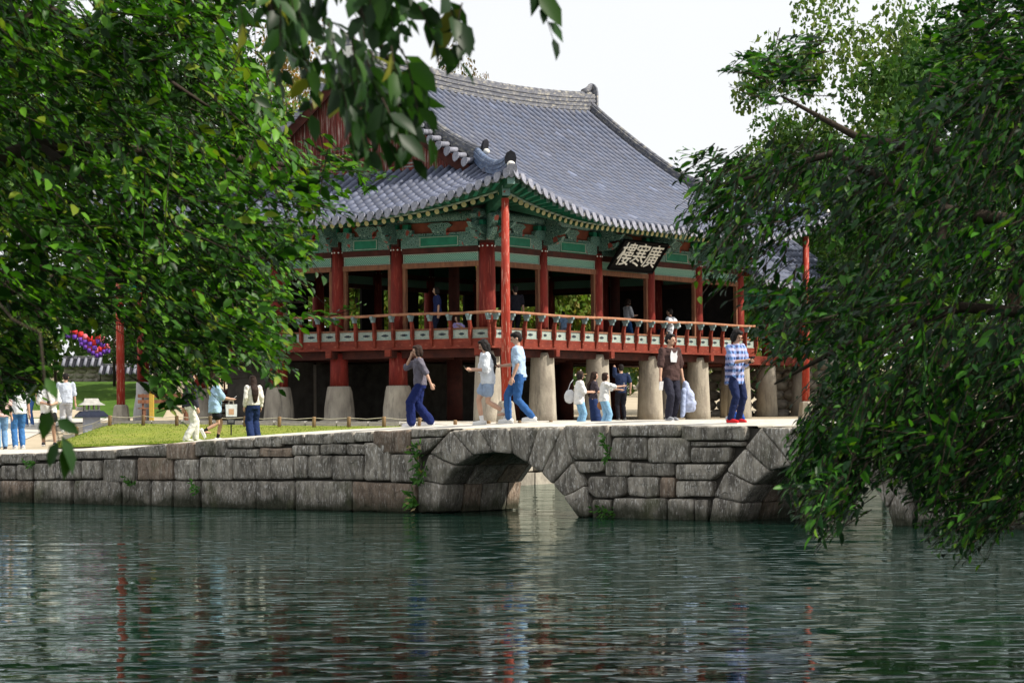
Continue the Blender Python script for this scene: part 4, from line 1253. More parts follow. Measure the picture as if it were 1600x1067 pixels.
for k in range(29):
    t = A0 - 1.0 + (A1 - A0 + 2.0) * k / 28
    i = 0
    while i < 3.9:
        p, q = asurf(t, i), asurf(t, i + .34)
        y = (q - p).normalized(); x = Vector((1, 0, 0)); x = (x - y * x.dot(y)).normalized(); z = x.cross(y)
        b = len(vv); g = rnd.gauss(1.05, .1)
        for a in tv: vv.append(tuple(p + x * a[0] + y * a[1] + z * a[2])); cc.append((g, g, g, 1))
        ff += [tuple(b + v for v in f) for f in tf]
        i += .34
me = bpy.data.meshes.new('roof_tiles'); me.from_pydata(vv, [], ff); me.polygons.foreach_set('use_smooth', [True] * len(ff)); colmesh(me, cc); me.materials.append(M['tile'])
tag(link('roof_tiles', me, rf), kind='stuff')
for k in range(29):
    t = A0 - 1.0 + (A1 - A0 + 2.0) * k / 28
    link('eave_end_tile', spm, rf, Matrix.Translation(asurf(t, -.03)))
tp = [asurf(A0 - 1.1 + (A1 - A0 + 2.2) * j / 10, 4.0) for j in range(11)]
MB().tube([p + Vector((0, 0, .2)) for p in tp], .2, 8).build('roof_ridge', M['ridge'], ann, True)
o = MB().prism([(AS0 - .9, 6.5), (aS, 9.1), (AS1 + .9, 6.5)], (A0 - .3, 0, 0), (0, 1, 0), (0, 0, 1), (1, 0, 0), .08).build('gable', M['redpanel'], ann); fix_normals(o.data)
# ------------------------------------------------------------------ foliage
LV = np.array([(0, 0, 0), (.36, 0, -.02), (.72, 0, -.05), (1, 0, -.13), (.30, .5, .05), (.66, .42, .02), (.30, -.5, .05), (.66, -.42, .02)])
LF = [(0, 6, 1), (0, 1, 4), (1, 6, 7, 2), (1, 2, 5, 4), (2, 7, 3), (2, 3, 5)]
def nz(a): return a / np.maximum(np.linalg.norm(a, axis=-1, keepdims=True), 1e-9)
def axes(d, n):
    a = nz(d); n = n - a * np.sum(a * n, -1, keepdims=True); n = nz(n)
    return a, np.cross(n, a), n
def big_mesh(name, V, faces_t, ncopy, C, mat, smooth=True):
    """V (N, m, 3), template faces repeated, C (N, 3)"""
    N, m, _ = V.shape
    loops = []; starts = []; tot = []
    base = np.arange(N)[:, None] * m
    per = sum(len(f) for f in faces_t)
    flat = np.concatenate([np.array(f) for f in faces_t])
    li = (base + flat[None, :]).reshape(-1)
    ln = np.array([len(f) for f in faces_t])
    st = np.concatenate([[0], np.cumsum(ln)[:-1]])
    ls = (np.arange(N)[:, None] * per + st[None, :]).reshape(-1)
    me = bpy.data.meshes.new(name)
    me.vertices.add(N * m); me.vertices.foreach_set('co', V.astype(np.float32).ravel())
    me.loops.add(len(li)); me.loops.foreach_set('vertex_index', li.astype(np.int32))
    me.polygons.add(N * len(faces_t)); me.polygons.foreach_set('loop_start', ls.astype(np.int32))
    try: me.polygons.foreach_set('loop_total', np.tile(ln, N).astype(np.int32))
    except Exception: pass
    if smooth: me.polygons.foreach_set('use_smooth', np.ones(N * len(faces_t), dtype=bool))
    me.update(calc_edges=True)
    at = me.color_attributes.new('Col', 'FLOAT_COLOR', 'POINT')
    cc = np.ones((N, m, 4), dtype=np.float32); cc[:, :, :3] = C[:, None, :]
    at.data.foreach_set('color', cc.ravel())
    me.materials.append(mat)
    return me
def leaf_verts(base, d, n, size, wr):
    a, b, c = axes(d, n)
    T = LV
    return base[:, None, :] + size[:, None, None] * (T[None, :, 0:1] * a[:, None, :] + T[None, :, 1:2] * wr * b[:, None, :] + T[None, :, 2:3] * c[:, None, :])
def leaf_template(name, wr, col, mat):
    V = LV.copy(); V[:, 1] *= wr
    return big_mesh(name, V[None], LF, 1, np.array([col]), mat)

def in_poly(x, y, poly):
    r = np.zeros(len(x), bool); n = len(poly)
    for i in range(n):
        x0, y0 = poly[i]; x1, y1 = poly[i - 1]
        c = ((y0 > y) != (y1 > y)) & (x < (x1 - x0) * (y - y0) / ((y1 - y0) + 1e-12) + x0)
        r ^= c
    return r
def sample(polys, n, dlo, dhi):
    """polys: list of (outline as seen from the bank, weight); twig origins spread through the depth of the crown"""
    out = []
    ar = []
    for poly, wgt in polys:
        xs = [p[0] for p in poly]; ys = [p[1] for p in poly]
        ar.append(wgt * (max(xs) - min(xs)) * (max(ys) - min(ys)))
    for (poly, wgt), a in zip(polys, ar):
        xs = [p[0] for p in poly]; ys = [p[1] for p in poly]
        m = int(n * a / sum(ar))
        x = nrng.uniform(min(xs), max(xs), m); y = nrng.uniform(min(ys), max(ys), m)
        k = in_poly(x, y, poly); x, y = x[k], y[k]
        d = nrng.uniform(dlo, dhi, len(x))
        u = np.array([unroll(a_, b_) for a_, b_ in zip(x, y)])
        out.append(np.stack([u[:, 0] * d, d, EYE - u[:, 1] * d], 1))
    return np.concatenate(out)
def twigs_to_leaves(O, D, L_, nl, size, wr, spread, droop, rows=1):
    """leaves set alternately along each twig"""
    f = (np.arange(nl) + .6) / nl
    T = len(O)
    side_v = nz(np.cross(D, np.array([0, 0, 1.0])) + nrng.normal(0, .15, D.shape))
    up = nz(np.cross(side_v, D))
    P_ = O[:, None, :] + D[:, None, :] * (L_[:, None] * f[None, :])[:, :, None]
    P_[:, :, 2] -= droop * L_[:, None] * (f[None, :] ** 2)
    sgn = np.where(np.arange(nl) % 2 == 0, 1.0, -1.0)[None, :, None]
    ld = D[:, None, :] * .75 + side_v[:, None, :] * sgn * spread + nrng.normal(0, .16, P_.shape)
    ld[:, :, 2] -= droop * .8
    nn = up[:, None, :] + nrng.normal(0, .27, P_.shape)
    nn[:, :, 2] = np.abs(nn[:, :, 2])
    sz = size * nrng.uniform(.55, 1.25, (T, nl)) * (1.05 - .35 * f[None, :] ** 2)
    return P_.reshape(-1, 3), ld.reshape(-1, 3), nn.reshape(-1, 3), sz.reshape(-1)
def stems_mesh(name, O, D, L_, droop, r, mat):
    T = len(O)
    V = np.zeros((T, 9, 3))
    e1 = nz(np.cross(D, np.array([.3, .2, 1.0]))); e2 = np.cross(D, e1)
    for j, f in enumerate((0, .5, 1.0)):
        c = O + D * (L_ * f)[:, None]; c = c.copy(); c[:, 2] -= droop * L_ * f * f
        for k in range(3):
            a = 2 * PI * k / 3
            V[:, j * 3 + k] = c + (e1 * math.cos(a) + e2 * math.sin(a)) * r * (1 - .6 * f)
    F = []
    for j in range(2):
        for k in range(3): F.append((j * 3 + k, j * 3 + (k + 1) % 3, j * 3 + 3 + (k + 1) % 3, j * 3 + 3 + k))
    return big_mesh(name, V, F, T, np.tile(np.array([[.05, .04, .03]]), (T, 1)), mat)
def palette(n, cols, w, jit=.18):
    cols = np.array(cols); k = nrng.choice(len(cols), n, p=np.array(w) / sum(w))
    return cols[k] * nrng.uniform(1 - jit, 1 + jit, (n, 1))
def make_crown(tree, origin, polys, ntw, dlo, dhi, dirfn, tl, nl, size, wr, spread, droop, cols, w, nsingle, limbs):
    O = sample(polys, ntw, dlo, dhi)
    D = nz(dirfn(O))
    L_ = nrng.uniform(tl[0], tl[1], len(O))
    O = O - D * (L_ * .6)[:, None]
    O[:, 2] += droop * L_ * .36
    B, d, n, s = twigs_to_leaves(O, D, L_, nl, size, wr, spread, droop)
    px = 800 + B[:, 0] / B[:, 1] * FPX + nrng.normal(0, 14, len(B)); py = HOR + (EYE - B[:, 2]) / B[:, 1] * FPX + nrng.normal(0, 14, len(B))
    kp = np.zeros(len(B), bool)
    for poly, _ in polys: kp |= in_poly(px, py, poly)
    for h in HOLES: kp &= ~in_poly(px, py, h) | (nrng.random(len(B)) < KEEP * 1.6)
    live = kp.reshape(len(O), nl)
    ok = live.mean(1) > .5                 # a twig that would stand bare is left out with its leaves
    kp &= np.repeat(ok, nl)
    lv = live[ok]; f0 = lv.argmax(1) / nl; f1 = 1 - lv[:, ::-1].argmax(1) / nl
    O, D, L_ = O[ok], D[ok], L_[ok]
    OS = O + D * (L_ * f0)[:, None]; OS[:, 2] -= droop * L_ * f0 ** 2          # stems run only where leaves are
    OE = O + D * (L_ * f1)[:, None]; OE[:, 2] -= droop * L_ * f1 ** 2
    DS = OE - OS; LS = np.linalg.norm(DS, axis=1); DS = nz(DS)
    B, d, n, s = B[kp], d[kp], n[kp], s[kp]
    C = palette(len(B), cols, w)
    org = np.array(origin)
    # the nearest leaves in view become leaf objects of their own
    px = np.abs(B[:, 0] / B[:, 1]) < .2
    pz = ((B[:, 2] - EYE) / B[:, 1] < .16)
    score = np.where(px & pz, s / B[:, 1], 0)
    idx = np.argsort(-score)[:nsingle]
    mask = np.ones(len(B), bool); mask[idx] = False
    me = big_mesh('foliage', leaf_verts(B[mask] - org, d[mask], n[mask], s[mask], wr), LF, 0, C[mask], M['leaf'])
    tag(link('foliage', me, tree), kind='stuff')
    temps = [leaf_template('leaf', wr, c, M['leaf']) for c in cols for _ in (0,)]
    a, b, c = axes(d[idx], n[idx])
    kk = nrng.choice(len(cols), len(idx), p=np.array(w) / sum(w))
    for j, i in enumerate(idx):
        Mx = Matrix((Vector(a[j]) * s[i], Vector(b[j]) * s[i], Vector(c[j]) * s[i])).transposed().to_4x4(); Mx.translation = Vector(B[i] - org)
        link('leaf', temps[kk[j]], tree, Mx)
    tag(link('twigs', stems_mesh('twigs', OS - org, DS, LS, 0.0, .0045, M['bark']), tree), kind='stuff')
    for pts, r0, r1 in limbs:
        n_ = len(pts)
        MB().tube([Vector(p) - Vector(origin) for p in pts], [r0 + (r1 - r0) * i / (n_ - 1) for i in range(n_)], 8).build('branch', M['bark'], tree, True)
    return O

GREENS = [(.014, .048, .006), (.026, .085, .008), (.008, .027, .005), (.072, .180, .012), (.125, .17, .015)]
# left tree: its trunk stands on the bank beyond the left edge, boughs reach over the pond
left_tree = empty('broadleaf_tree', (-6.6, 16.5, .3))
tag(left_tree, 'big leafy tree on the left whose boughs hang over the ramp wall and pond', 'tree')
LP = [
 ([(-260, -140), (420, -140), (450, 30), (410, 90), (465, 170), (490, 240), (520, 275), (495, 330), (470, 380), (470, 440), (420, 500), (330, 540), (240, 530), (200, 490), (120, 505), (90, 540), (60, 600), (-260, 640)], 1.0),
 ([(480, 215), (560, 235), (640, 268), (600, 290), (520, 290), (470, 265)], .5),
 ([(480, 290), (560, 322), (540, 345), (480, 350)], .7),
 ([(450, 360), (500, 405), (480, 440), (440, 430)], .9),
 ([(470, 470), (570, 487), (560, 500), (470, 510)], .8),
 ([(215, 520), (330, 520), (330, 590), (290, 650), (255, 650), (225, 580)], .9),
 ([(330, 500), (455, 490), (470, 540), (440, 590), (420, 600), (380, 560), (330, 575)], 1.0),
 ([(-40, 560), (105, 530), (110, 590), (60, 625), (-40, 630)], .8),
 ([(-850, 0), (-260, -100), (-260, 640), (-850, 640)], .35), ([(-900, -700), (380, -700), (520, -300), (440, -140), (-260, -140), (-900, 300)], .22),
]
holes_l = [[(265, 95), (330, 100), (345, 195), (290, 205), (265, 160)], [(130, 130), (165, 130), (165, 165), (130, 165)], [(92, 496), (140, 490), (188, 498), (216, 560), (212, 665), (60, 700), (60, 610)], [(400, 285), (450, 300), (450, 340), (405, 340)], [(360, 20), (430, 10), (440, 80), (370, 90)]]
def punch(polys, holes, keep):
    return polys, holes, keep
_sample0 = sample
HOLES, KEEP, CLUST = holes_l, .10, .72
def sample(polys, n, dlo, dhi):
    O = _sample0(polys, n, dlo, dhi)
    px = 800 + O[:, 0] / O[:, 1] * FPX; py = HOR + (EYE - O[:, 2]) / O[:, 1] * FPX
    keep = np.ones(len(O), bool)
    for h in HOLES:
        k = in_poly(px, py, h); keep &= ~k | (nrng.random(len(O)) < KEEP)
    O = O[keep]
    # gather the twigs into sprays so that light falls between them
    ctr = O[nrng.choice(len(O), max(3, len(O) // 13), replace=False)]
    k = nrng.integers(0, len(ctr), len(O))
    O2 = ctr[k] + nrng.normal(0, 1, O.shape) * np.array([.14, .2, .09])
    mixm = nrng.random(len(O)) < CLUST
    return np.where(mixm[:, None], O2, O)
def dir_left(O):
    D = np.stack([np.full(len(O), .75), np.full(len(O), .05), np.full(len(O), -.25)], 1) + nrng.normal(0, .42, O.shape)
    return D
def bough(pts): return [pix(x, y, d) for x, y, d in pts]
limbs_l = [(bough([(-700, 560, 16.5), (-250, 330, 16.5), (60, 230, 16.8), (300, 240, 17), (480, 262, 17.2)]), .11, .012),
           (bough([(-650, 420, 16.5), (-200, 120, 16), (80, 20, 16.2), (190, 80, 16.4), (330, 170, 16.8)]), .10, .01),
           (bough([(-500, 560, 16.5), (-120, 470, 17), (150, 430, 17.4), (360, 450, 17.6), (455, 470, 17.4)]), .08, .008),
           (bough([(60, 230, 16.8), (200, 320, 16), (330, 400, 16.2), (400, 500, 16.4)]), .04, .006),
           (bough([(150, 430, 17.4), (240, 500, 17), (270, 600, 16.8)]), .03, .005),
           (bough([(-300, 500, 16), (-60, 560, 15.6), (60, 600, 15.4)]), .05, .006)]
tr = [Vector((-6.6, 16.5, .3)), Vector((-6.55, 16.5, 1.4)), Vector((-6.3, 16.5, 2.6)), Vector((-5.6, 16.5, 4.2)), Vector((-5.0, 16.6, 6.5))]
MB().tube([p - Vector(left_tree.location) for p in tr], [.42, .34, .30, .22, .08], 14).build('trunk', M['bark'], left_tree, True)
for pts in limbs_l[:3]:
    pass
limbs_l += [([tr[1], tr[2] + Vector((.4, 0, .1)), limbs_l[0][0][1]], .16, .11), ([tr[2], limbs_l[1][0][0], limbs_l[1][0][1]], .14, .10), ([tr[1], limbs_l[2][0][0], limbs_l[2][0][1]], .12, .08)]
make_crown(left_tree, left_tree.location, LP, 7300, 13.6, 20.5, dir_left, (.25, .55), 11, .098, .50, .85, .35, GREENS, [3, 4, 3, 3.6, 1.0], 300, limbs_l)

# right tree
right_tree = empty('broadleaf_tree', (6.9, 16.0, .3))
tag(right_tree, 'dark green leafy tree on the right drooping low over the bridge and water', 'tree')
RP = [
 ([(1480, -150), (1900, -150), (1900, 800), (1640, 790), (1590, 805), (1560, 830), (1480, 805), (1420, 745), (1370, 720), (1300, 700), (1260, 660), (1225, 640), (1200, 560), (1175, 500), (1140, 430), (1100, 380), (1130, 300), (1150, 250), (1190, 225), (1240, 235), (1330, 220), (1400, 180), (1440, 110), (1470, 60)], 1.0),
 ([(1125, 95), (1200, 60), (1270, 50), (1350, 80), (1350, 160), (1230, 175), (1150, 150)], .9),
 ([(1420, -20), (1500, -20), (1490, 80), (1420, 50)], .8),
 ([(1050, 255), (1110, 230), (1150, 250), (1130, 300), (1090, 330), (1060, 290)], .9),
 ([(1050, 335), (1120, 325), (1130, 385), (1075, 370)], .9),
 ([(1065, 400), (1140, 385), (1165, 450), (1095, 460)], .9),
 ([(1180, 480), (1250, 470), (1260, 545), (1200, 555)], .8),
 ([(1200, 600), (1300, 560), (1300, 660), (1215, 650)], .75),
 ([(1245, 690), (1330, 670), (1330, 710), (1260, 720)], .8),
 ([(1225, 755), (1300, 740), (1330, 770), (1290, 800), (1235, 780)], .6),
 ([(1275, 790), (1330, 770), (1340, 830), (1300, 850)], .7),
 ([(1290, 560), (1620, 560), (1640, 800), (1600, 815), (1562, 845), (1520, 885), (1478, 862), (1440, 800), (1400, 752), (1350, 765), (1322, 828), (1290, 850), (1240, 780), (1230, 690)], .9), ([(1245, 650), (1480, 650), (1500, 780), (1440, 795), (1405, 755), (1365, 785), (1335, 812), (1300, 855), (1272, 835), (1235, 780)], .9),
 ([(1440, 815), (1490, 805), (1530, 860), (1500, 880), (1450, 855)], .9),
 ([(1300, -700), (2500, -700), (2500, 300), (1900, 300), (1900, -150), (1480, -150)], .22), ([(1900, 0), (2450, 0), (2450, 760), (1900, 820)], .35),
]
HOLES, KEEP = [[(1275, 70), (1440, 90), (1420, 210), (1330, 215), (1280, 170)], [(1195, 370), (1300, 360), (1370, 395), (1360, 440), (1260, 440), (1200, 430)], [(1190, 560), (1290, 560), (1280, 650), (1200, 640)], [(1345, 745), (1395, 745), (1395, 790), (1345, 790)]], .16
def dir_right(O):
    D = np.stack([np.full(len(O), -.65), np.full(len(O), -.05), np.full(len(O), -.38)], 1) + nrng.normal(0, .36, O.shape)
    top = (O[:, 2] > EYE + 1.75)
    D[top, 2] += .75
    return D
limbs_r = [(bough([(2300, 420, 16), (1750, 330, 16.2), (1500, 245, 16.4), (1340, 215, 16.6), (1220, 150, 16.6)]), .085, .008),
           (bough([(2300, 420, 16), (1800, 380, 15.6), (1480, 330, 15.8), (1300, 240, 16), (1130, 290, 16.2)]), .075, .008),
           (bough([(2250, 600, 16), (1750, 500, 15.5), (1500, 480, 15.4), (1320, 540, 15.6), (1210, 600, 15.8)]), .06, .006),
           (bough([(2250, 640, 16), (1800, 620, 15), (1560, 640, 15.2), (1380, 690, 15.6), (1260, 760, 15.8)]), .05, .005),
           (bough([(1560, 640, 15.2), (1510, 740, 15), (1490, 830, 15)]), .03, .005),
           (bough([(1480, 330, 15.8), (1450, 470, 15.6), (1440, 560, 15.4)]), .03, .005),
           (bough([(1750, 330, 16.2), (1600, 120, 16), (1500, 20, 16)]), .06, .008)]
tr = [Vector((6.9, 16.0, .3)), Vector((6.85, 16, 1.3)), Vector((6.7, 16, 2.4)), Vector((6.2, 16, 4.2)), Vector((5.4, 16.1, 6.4))]
MB().tube([p - Vector(right_tree.location) for p in tr], [.48, .38, .33, .24, .08], 14).build('trunk', M['bark'], right_tree, True)
limbs_r += [([tr[2], limbs_r[0][0][0], limbs_r[0][0][1]], .14, .09), ([tr[1], limbs_r[2][0][0], limbs_r[2][0][1]], .10, .06), ([tr[1], limbs_r[3][0][0], limbs_r[3][0][1]], .08, .05)]
GR2 = [(.007, .029, .008), (.011, .043, .009), (.004, .016, .005), (.040, .130, .014), (.085, .17, .016)]
make_crown(right_tree, right_tree.location, RP, 7900, 13.2, 20.0, dir_right, (.22, .48), 12, .088, .40, .75, .45, GR2, [3.6, 4, 3, 3.2, .9], 300, limbs_r)

# overhanging branch close to the camera, out of focus at the top of the view
near_tree = empty('overhanging_bough', (-3.2, 7.6, .4))
tag(near_tree, 'near blurred bough of large dark leaves hanging in at the top of the view', 'tree')
HOLES = []; CLUST = 0
NP = [([(350, -60), (660, -60), (640, 50), (560, 40), (470, 30), (380, 30)], 1.0), ([(390, 20), (520, 30), (520, 110), (400, 90)], .8), ([(520, 40), (640, 60), (640, 190), (560, 200), (520, 120)], .9), ([(430, 90), (520, 100), (540, 170), (440, 150)], .7), ([(500, 110), (660, 110), (650, 225), (600, 235), (520, 190)], .9)]
O = sample(NP, 110, 7.2, 8.8)
extra = np.array([tuple(pix(x, y, 7.6)) for x, y in ((690, -25), (700, -10), (722, 5), (828, -45), (655, 10), (640, 100), (652, 130), (610, -20), (585, 0), (548, 120), (570, 140), (600, 120), (620, 150), (560, 90), (520, 60))])
O = np.concatenate([extra, O])
D = nz(np.stack([np.full(len(O), .28), np.zeros(len(O)), np.full(len(O), -.9)], 1) + nrng.normal(0, .25, O.shape))
L_ = nrng.uniform(.12, .22, len(O))
O[len(extra):] -= (D * (L_ * .7)[:, None])[len(extra):]
B, d, n, s = twigs_to_leaves(O, D, L_, 5, .106, .5, .55, .15)
hang = [pix(62, 520, 6.9), pix(70, 600, 6.9), pix(84, 660, 6.9), pix(96, 700, 6.9)]
hb = [(70, 590, .5, -.8, .07), (60, 600, -.6, -.7, .06), (88, 655, .8, -.5, .075), (80, 640, -.35, -.95, .09), (95, 680, .35, -.9, .115), (98, 695, .1, -1, .10), (92, 690, -.4, -.8, .08)]
B2 = np.array([tuple(pix(x, y, 6.9)) for x, y, *_ in hb]); d2 = np.array([(a, .1, b) for _, _, a, b, _ in hb]); s2 = np.array([q[4] for q in hb])
n2 = nz(np.tile(np.array([[.2, -.6, .55]]), (len(hb), 1)) + nrng.normal(0, .3, (len(hb), 3)))
B = np.concatenate([B2, B]); d = np.concatenate([d2, d]); n = np.concatenate([n2, n]); s = np.concatenate([s2, s])
cols = [(.010, .030, .008), (.016, .046, .010), (.008, .022, .007), (.028, .072, .012), (.15, .15, .025)]
temps = [leaf_template('leaf', .5, c, M['leaf']) for c in cols]
a, b, c = axes(d, n)
org = Vector(near_tree.location)
for i in range(min(300, len(B))):
    k = nrng.choice(5, p=[.33, .3, .2, .14, .03])
    Mx = Matrix((Vector(a[i]) * s[i], Vector(b[i]) * s[i], Vector(c[i]) * s[i])).transposed().to_4x4(); Mx.translation = Vector(B[i]) - org
    link('leaf', temps[k], near_tree, Mx)
if len(B) > 300:
    kk = nrng.choice(5, len(B) - 300, p=[.33, .3, .2, .14, .03])
    tag(link('foliage', big_mesh('foliage', leaf_verts(B[300:] - np.array(org), d[300:], n[300:], s[300:], .5), LF, 0, np.array(cols)[kk], M['leaf']), near_tree), kind='stuff')
tag(link('twigs', stems_mesh('twigs', O - np.array(org), D, L_, .15, .003, M['bark']), near_tree), kind='stuff')
for pts, r0, r1 in [(bough([(-900, 500, 7.6), (-500, -200, 7.6), (-50, -330, 7.6), (300, -110, 7.7), (520, -60, 7.8), (700, -50, 7.7), (830, -60, 7.6)]), .10, .006), (bough([(300, -110, 7.7), (430, 20, 7.8), (480, 100, 7.9)]), .02, .004), (bough([(520, -60, 7.8), (590, 60, 7.9), (630, 150, 8)]), .018, .003), (bough([(-50, -330, 7.6), (-70, 200, 7.2), (-40, 430, 7), (20, 500, 6.9), (62, 520, 6.9)]), .004, .003)]:
    n_ = len(pts)
    MB().tube([p - org for p in pts], [r0 + (r1 - r0) * i / (n_ - 1) for i in range(n_)], 8).build('branch', M['bark'], near_tree, True)
MB().tube([p - org for p in hang], [.004, .003, .003, .002], 5).build('branch', M['bark'], near_tree, True)
p0 = bough([(-900, 500, 7.6)])[0]
MB().tube([Vector((0, 0, 0)), Vector((p0.x + .1, p0.y, 1.4)) - org, p0 - org], [.2, .15, .10], 12).build('trunk', M['bark'], near_tree, True)

# ------------------------------------------------------------------ trees and hedges behind
def crown_mesh(name, nclump, nleaf, R3, leaf, cols, w, flat=.8):
    cl = nz(nrng.normal(0, 1, (nclump, 3))) * nrng.uniform(.35, 1.0, (nclump, 1)) ** .6
    cl[:, 2] = np.abs(cl[:, 2] + .25) * np.sign(cl[:, 2] + .25)
    cl = cl * np.array(R3)
    r = nrng.uniform(.18, .34, nclump) * min(R3)
    k = nrng.integers(0, nclump, nleaf)
    off = nz(nrng.normal(0, 1, (nleaf, 3))) * (nrng.uniform(.3, 1, (nleaf, 1)) ** .5)
    off[:, 2] *= flat
    B = cl[k] + off * r[k][:, None]
    n = nz(off + np.array([0, 0, .7]) + nrng.normal(0, .5, off.shape)); d = nz(nrng.normal(0, 1, off.shape))
    a, b, c = axes(d, n)
    s = leaf * nrng.uniform(.6, 1.3, nleaf)
    T = np.array([(-.5, 0), (0, .32), (.5, 0), (0, -.32)])
    V = B[:, None, :] + s[:, None, None] * (T[None, :, :1] * a[:, None, :] + T[None, :, 1:] * b[:, None, :])
    return big_mesh(name, V, [(0, 1, 2, 3)], 0, palette(nleaf, cols, w, .25), M['leaf_far'], False)
FAR = {
 'green': crown_mesh('crown', 60, 15000, (1, 1, .9), .058, [(.035, .085, .016), (.05, .115, .02), (.025, .06, .012), (.09, .14, .03)], [3, 3, 2, 1]),
 'light': crown_mesh('crown', 44, 10000, (1, 1, .85), .050, [(.11, .17, .035), (.085, .15, .03), (.15, .19, .05), (.05, .10, .02)], [3, 3, 1, 2]),
 'autumn': crown_mesh('crown', 46, 6500, (1, 1, .9), .045, [(.20, .105, .035), (.13, .10, .035), (.08, .09, .025), (.24, .17, .06)], [3, 2, 2, 1]),
 'hedge': crown_mesh('crown', 50, 12000, (1, 1, .9), .075, [(.09, .15, .02), (.13, .17, .028), (.06, .11, .016), (.20, .17, .04)], [3, 3, 2, 1.6]),
 'dark': crown_mesh('crown', 56, 14000, (1, 1, .95), .058, [(.02, .055, .012), (.03, .075, .015), (.014, .04, .01), (.05, .10, .02)], [3, 3, 2, 1]),
}
trunk_me = {}
def far_tree(kind, x, y, h, r, label, low=.25, group=None, cat='tree', name='background_tree', rz=None):
    z = terr(x, y)
    e = empty(name, (x, y, z), rnd.uniform(0, 6.28) if rz is None else rz); tag(e, label, cat, group)
    ch = h * (1 - low) / 2
    o = link('crown', FAR[kind], e); o.location = (0, 0, h - ch * .9); o.scale = (r, r, ch)
    tag(o, kind='stuff')
    tz = h - ch
    if 'trunk' not in trunk_me:
        mb = MB().tube([(0, 0, -.02), (.02, 0, .3), (-.02, .03, .7), (.03, 0, 1)], [.036, .028, .022, .012], 9)
        for k in range(6):
            a = k * 2.1; mb.tube([(0, 0, .55 + .05 * k), (math.cos(a) * .12, math.sin(a) * .12, .72 + .05 * k), (math.cos(a) * .26, math.sin(a) * .26, .85 + .06 * k)], [.014, .009, .004], 6)
        trunk_me['trunk'] = mb.mesh('trunk', M['bark'], True)
    o = link('trunk', trunk_me['trunk'], e); o.scale = (tz, tz, tz)
    return e
def at(px, d): return ((px - 800) / FPX * d, d)
x, y = at(455, 128); far_tree('autumn', x, y, 17.5, 4.2, 'tall tree with thin rusty autumn crown left of the gable')
x, y = at(700, 150); far_tree('autumn', x, y, 19.5, 2.8, 'thin rusty tree top rising behind the main roof ridge')
x, y = at(765, 165); far_tree('autumn', x, y, 19.2, 2.0, 'bare twiggy tree top just right of the rusty one behind the ridge')
x, y = at(1330, 128); far_tree('light', x, y, 20.2, 5.4, 'tall yellow green tree with airy crown behind the right bough')
x, y = at(1480, 118); far_tree('green', x, y, 17.5, 5.5, 'rounded green tree behind the right edge foliage')
x, y = at(1230, 120); far_tree('green', x, y, 13, 4.2, 'bushy green tree behind the annex roof')
x, y = at(1590, 100); far_tree('dark', x, y, 14, 5.0, 'dark tree at the far right edge behind the bridge', .1)
x, y = at(1420, 92); far_tree('dark', x, y, 9, 3.6, 'low dark tree beyond the right bridge arch', .1)
x, y = at(1290, 104); far_tree('dark', x, y, 8, 3.6, 'low dark tree behind the annex pillars', .1)
x, y = at(60, 118); far_tree('green', x, y, 16.5, 6.0, 'broad green tree beyond the plaza at the left edge', .14)
x, y = at(330, 122); far_tree('dark', x, y, 15.5, 5.2, 'dark green tree rising behind the tiled wall', .14)
x, y = at(215, 132); far_tree('green', x, y, 18, 5.6, 'tall green tree behind the row of lanterns', .18)
x, y = at(-130, 110); far_tree('dark', x, y, 15, 6, 'dark tree just outside the left edge beyond the plaza', .1)
x, y = at(470, 116); far_tree('light', x, y, 14.5, 3.6, 'yellow green tree beside the left end of the pavilion roof', .2)
x, y = at(580, 140); far_tree('green', x, y, 16, 6, 'green tree hidden behind the gable', .1)
hx = [(560, 100), (640, 101), (720, 103), (800, 104), (880, 106), (960, 108), (1040, 110), (1130, 112)]
hl = ['yellow green shrub seen through the leftmost upper opening', 'tall shrub seen behind the second side column', 'green shrub glimpsed beside the corner column', 'bright shrub behind the upper floor right of the corner pole', 'large olive shrub filling the second front opening', 'green shrub filling the third front opening', 'shrub behind the sign board bay', 'dense shrub behind the right front bays']
for (px, d), lb in zip(hx, hl):
    x, y = at(px, d)
    far_tree('hedge', x, y, 8.6 + rnd.uniform(-.8, .8), 3.0, lb, .02, 'shrubs behind the pavilion', 'shrub', 'shrub')
for px, d, lb in ((250, 96, 'low shrub right of the tiled wall'), (5, 95, 'round shrub at the foot of the grassy slope by the plaza'), (420, 95, 'low shrub behind the stair of the pavilion'), (500, 97, 'low shrub under the floor of the pavilion')):
    x, y = at(px, d)
    far_tree('hedge' if px == 5 else 'dark', x, y, 3.2, 2.2, lb, .02, None, 'shrub', 'shrub')
# a far wood closing the view
wood = link('far_wood', None) if False else None
nW = 60
cl = []
for i in range(nW):
    px = -500 + 2700 * i / nW
    d = 190 + rnd.uniform(-15, 25)
    x, y = at(px, d)
    cl.append((x, y, terr(x, y) + 4.5, rnd.uniform(5, 7)))
cl = np.array(cl)
k = nrng.integers(0, nW, 30000)
off = nz(nrng.normal(0, 1, (30000, 3))) * nrng.uniform(.3, 1, (30000, 1)) ** .4
B = cl[k][:, :3] + off * cl[k][:, 3:4] * np.array([1, .8, 1.0])
a, b, c = axes(nrng.normal(0, 1, off.shape), off + nrng.normal(0, .4, off.shape))
T = np.array([(-.5, 0), (0, .35), (.5, 0), (0, -.35)])
V = B[:, None, :] + .75 * (T[None, :, :1] * a[:, None, :] + T[None, :, 1:] * b[:, None, :])
tag(link('far_wood', big_mesh('far_wood', V, [(0, 1, 2, 3)], 0, palette(30000, [(.03, .07, .015), (.045, .095, .02), (.07, .11, .025)], [3, 2, 1], .2), M['leaf_far'], False)), 'far off green wood closing the view behind the garden', 'wood', kind='stuff')
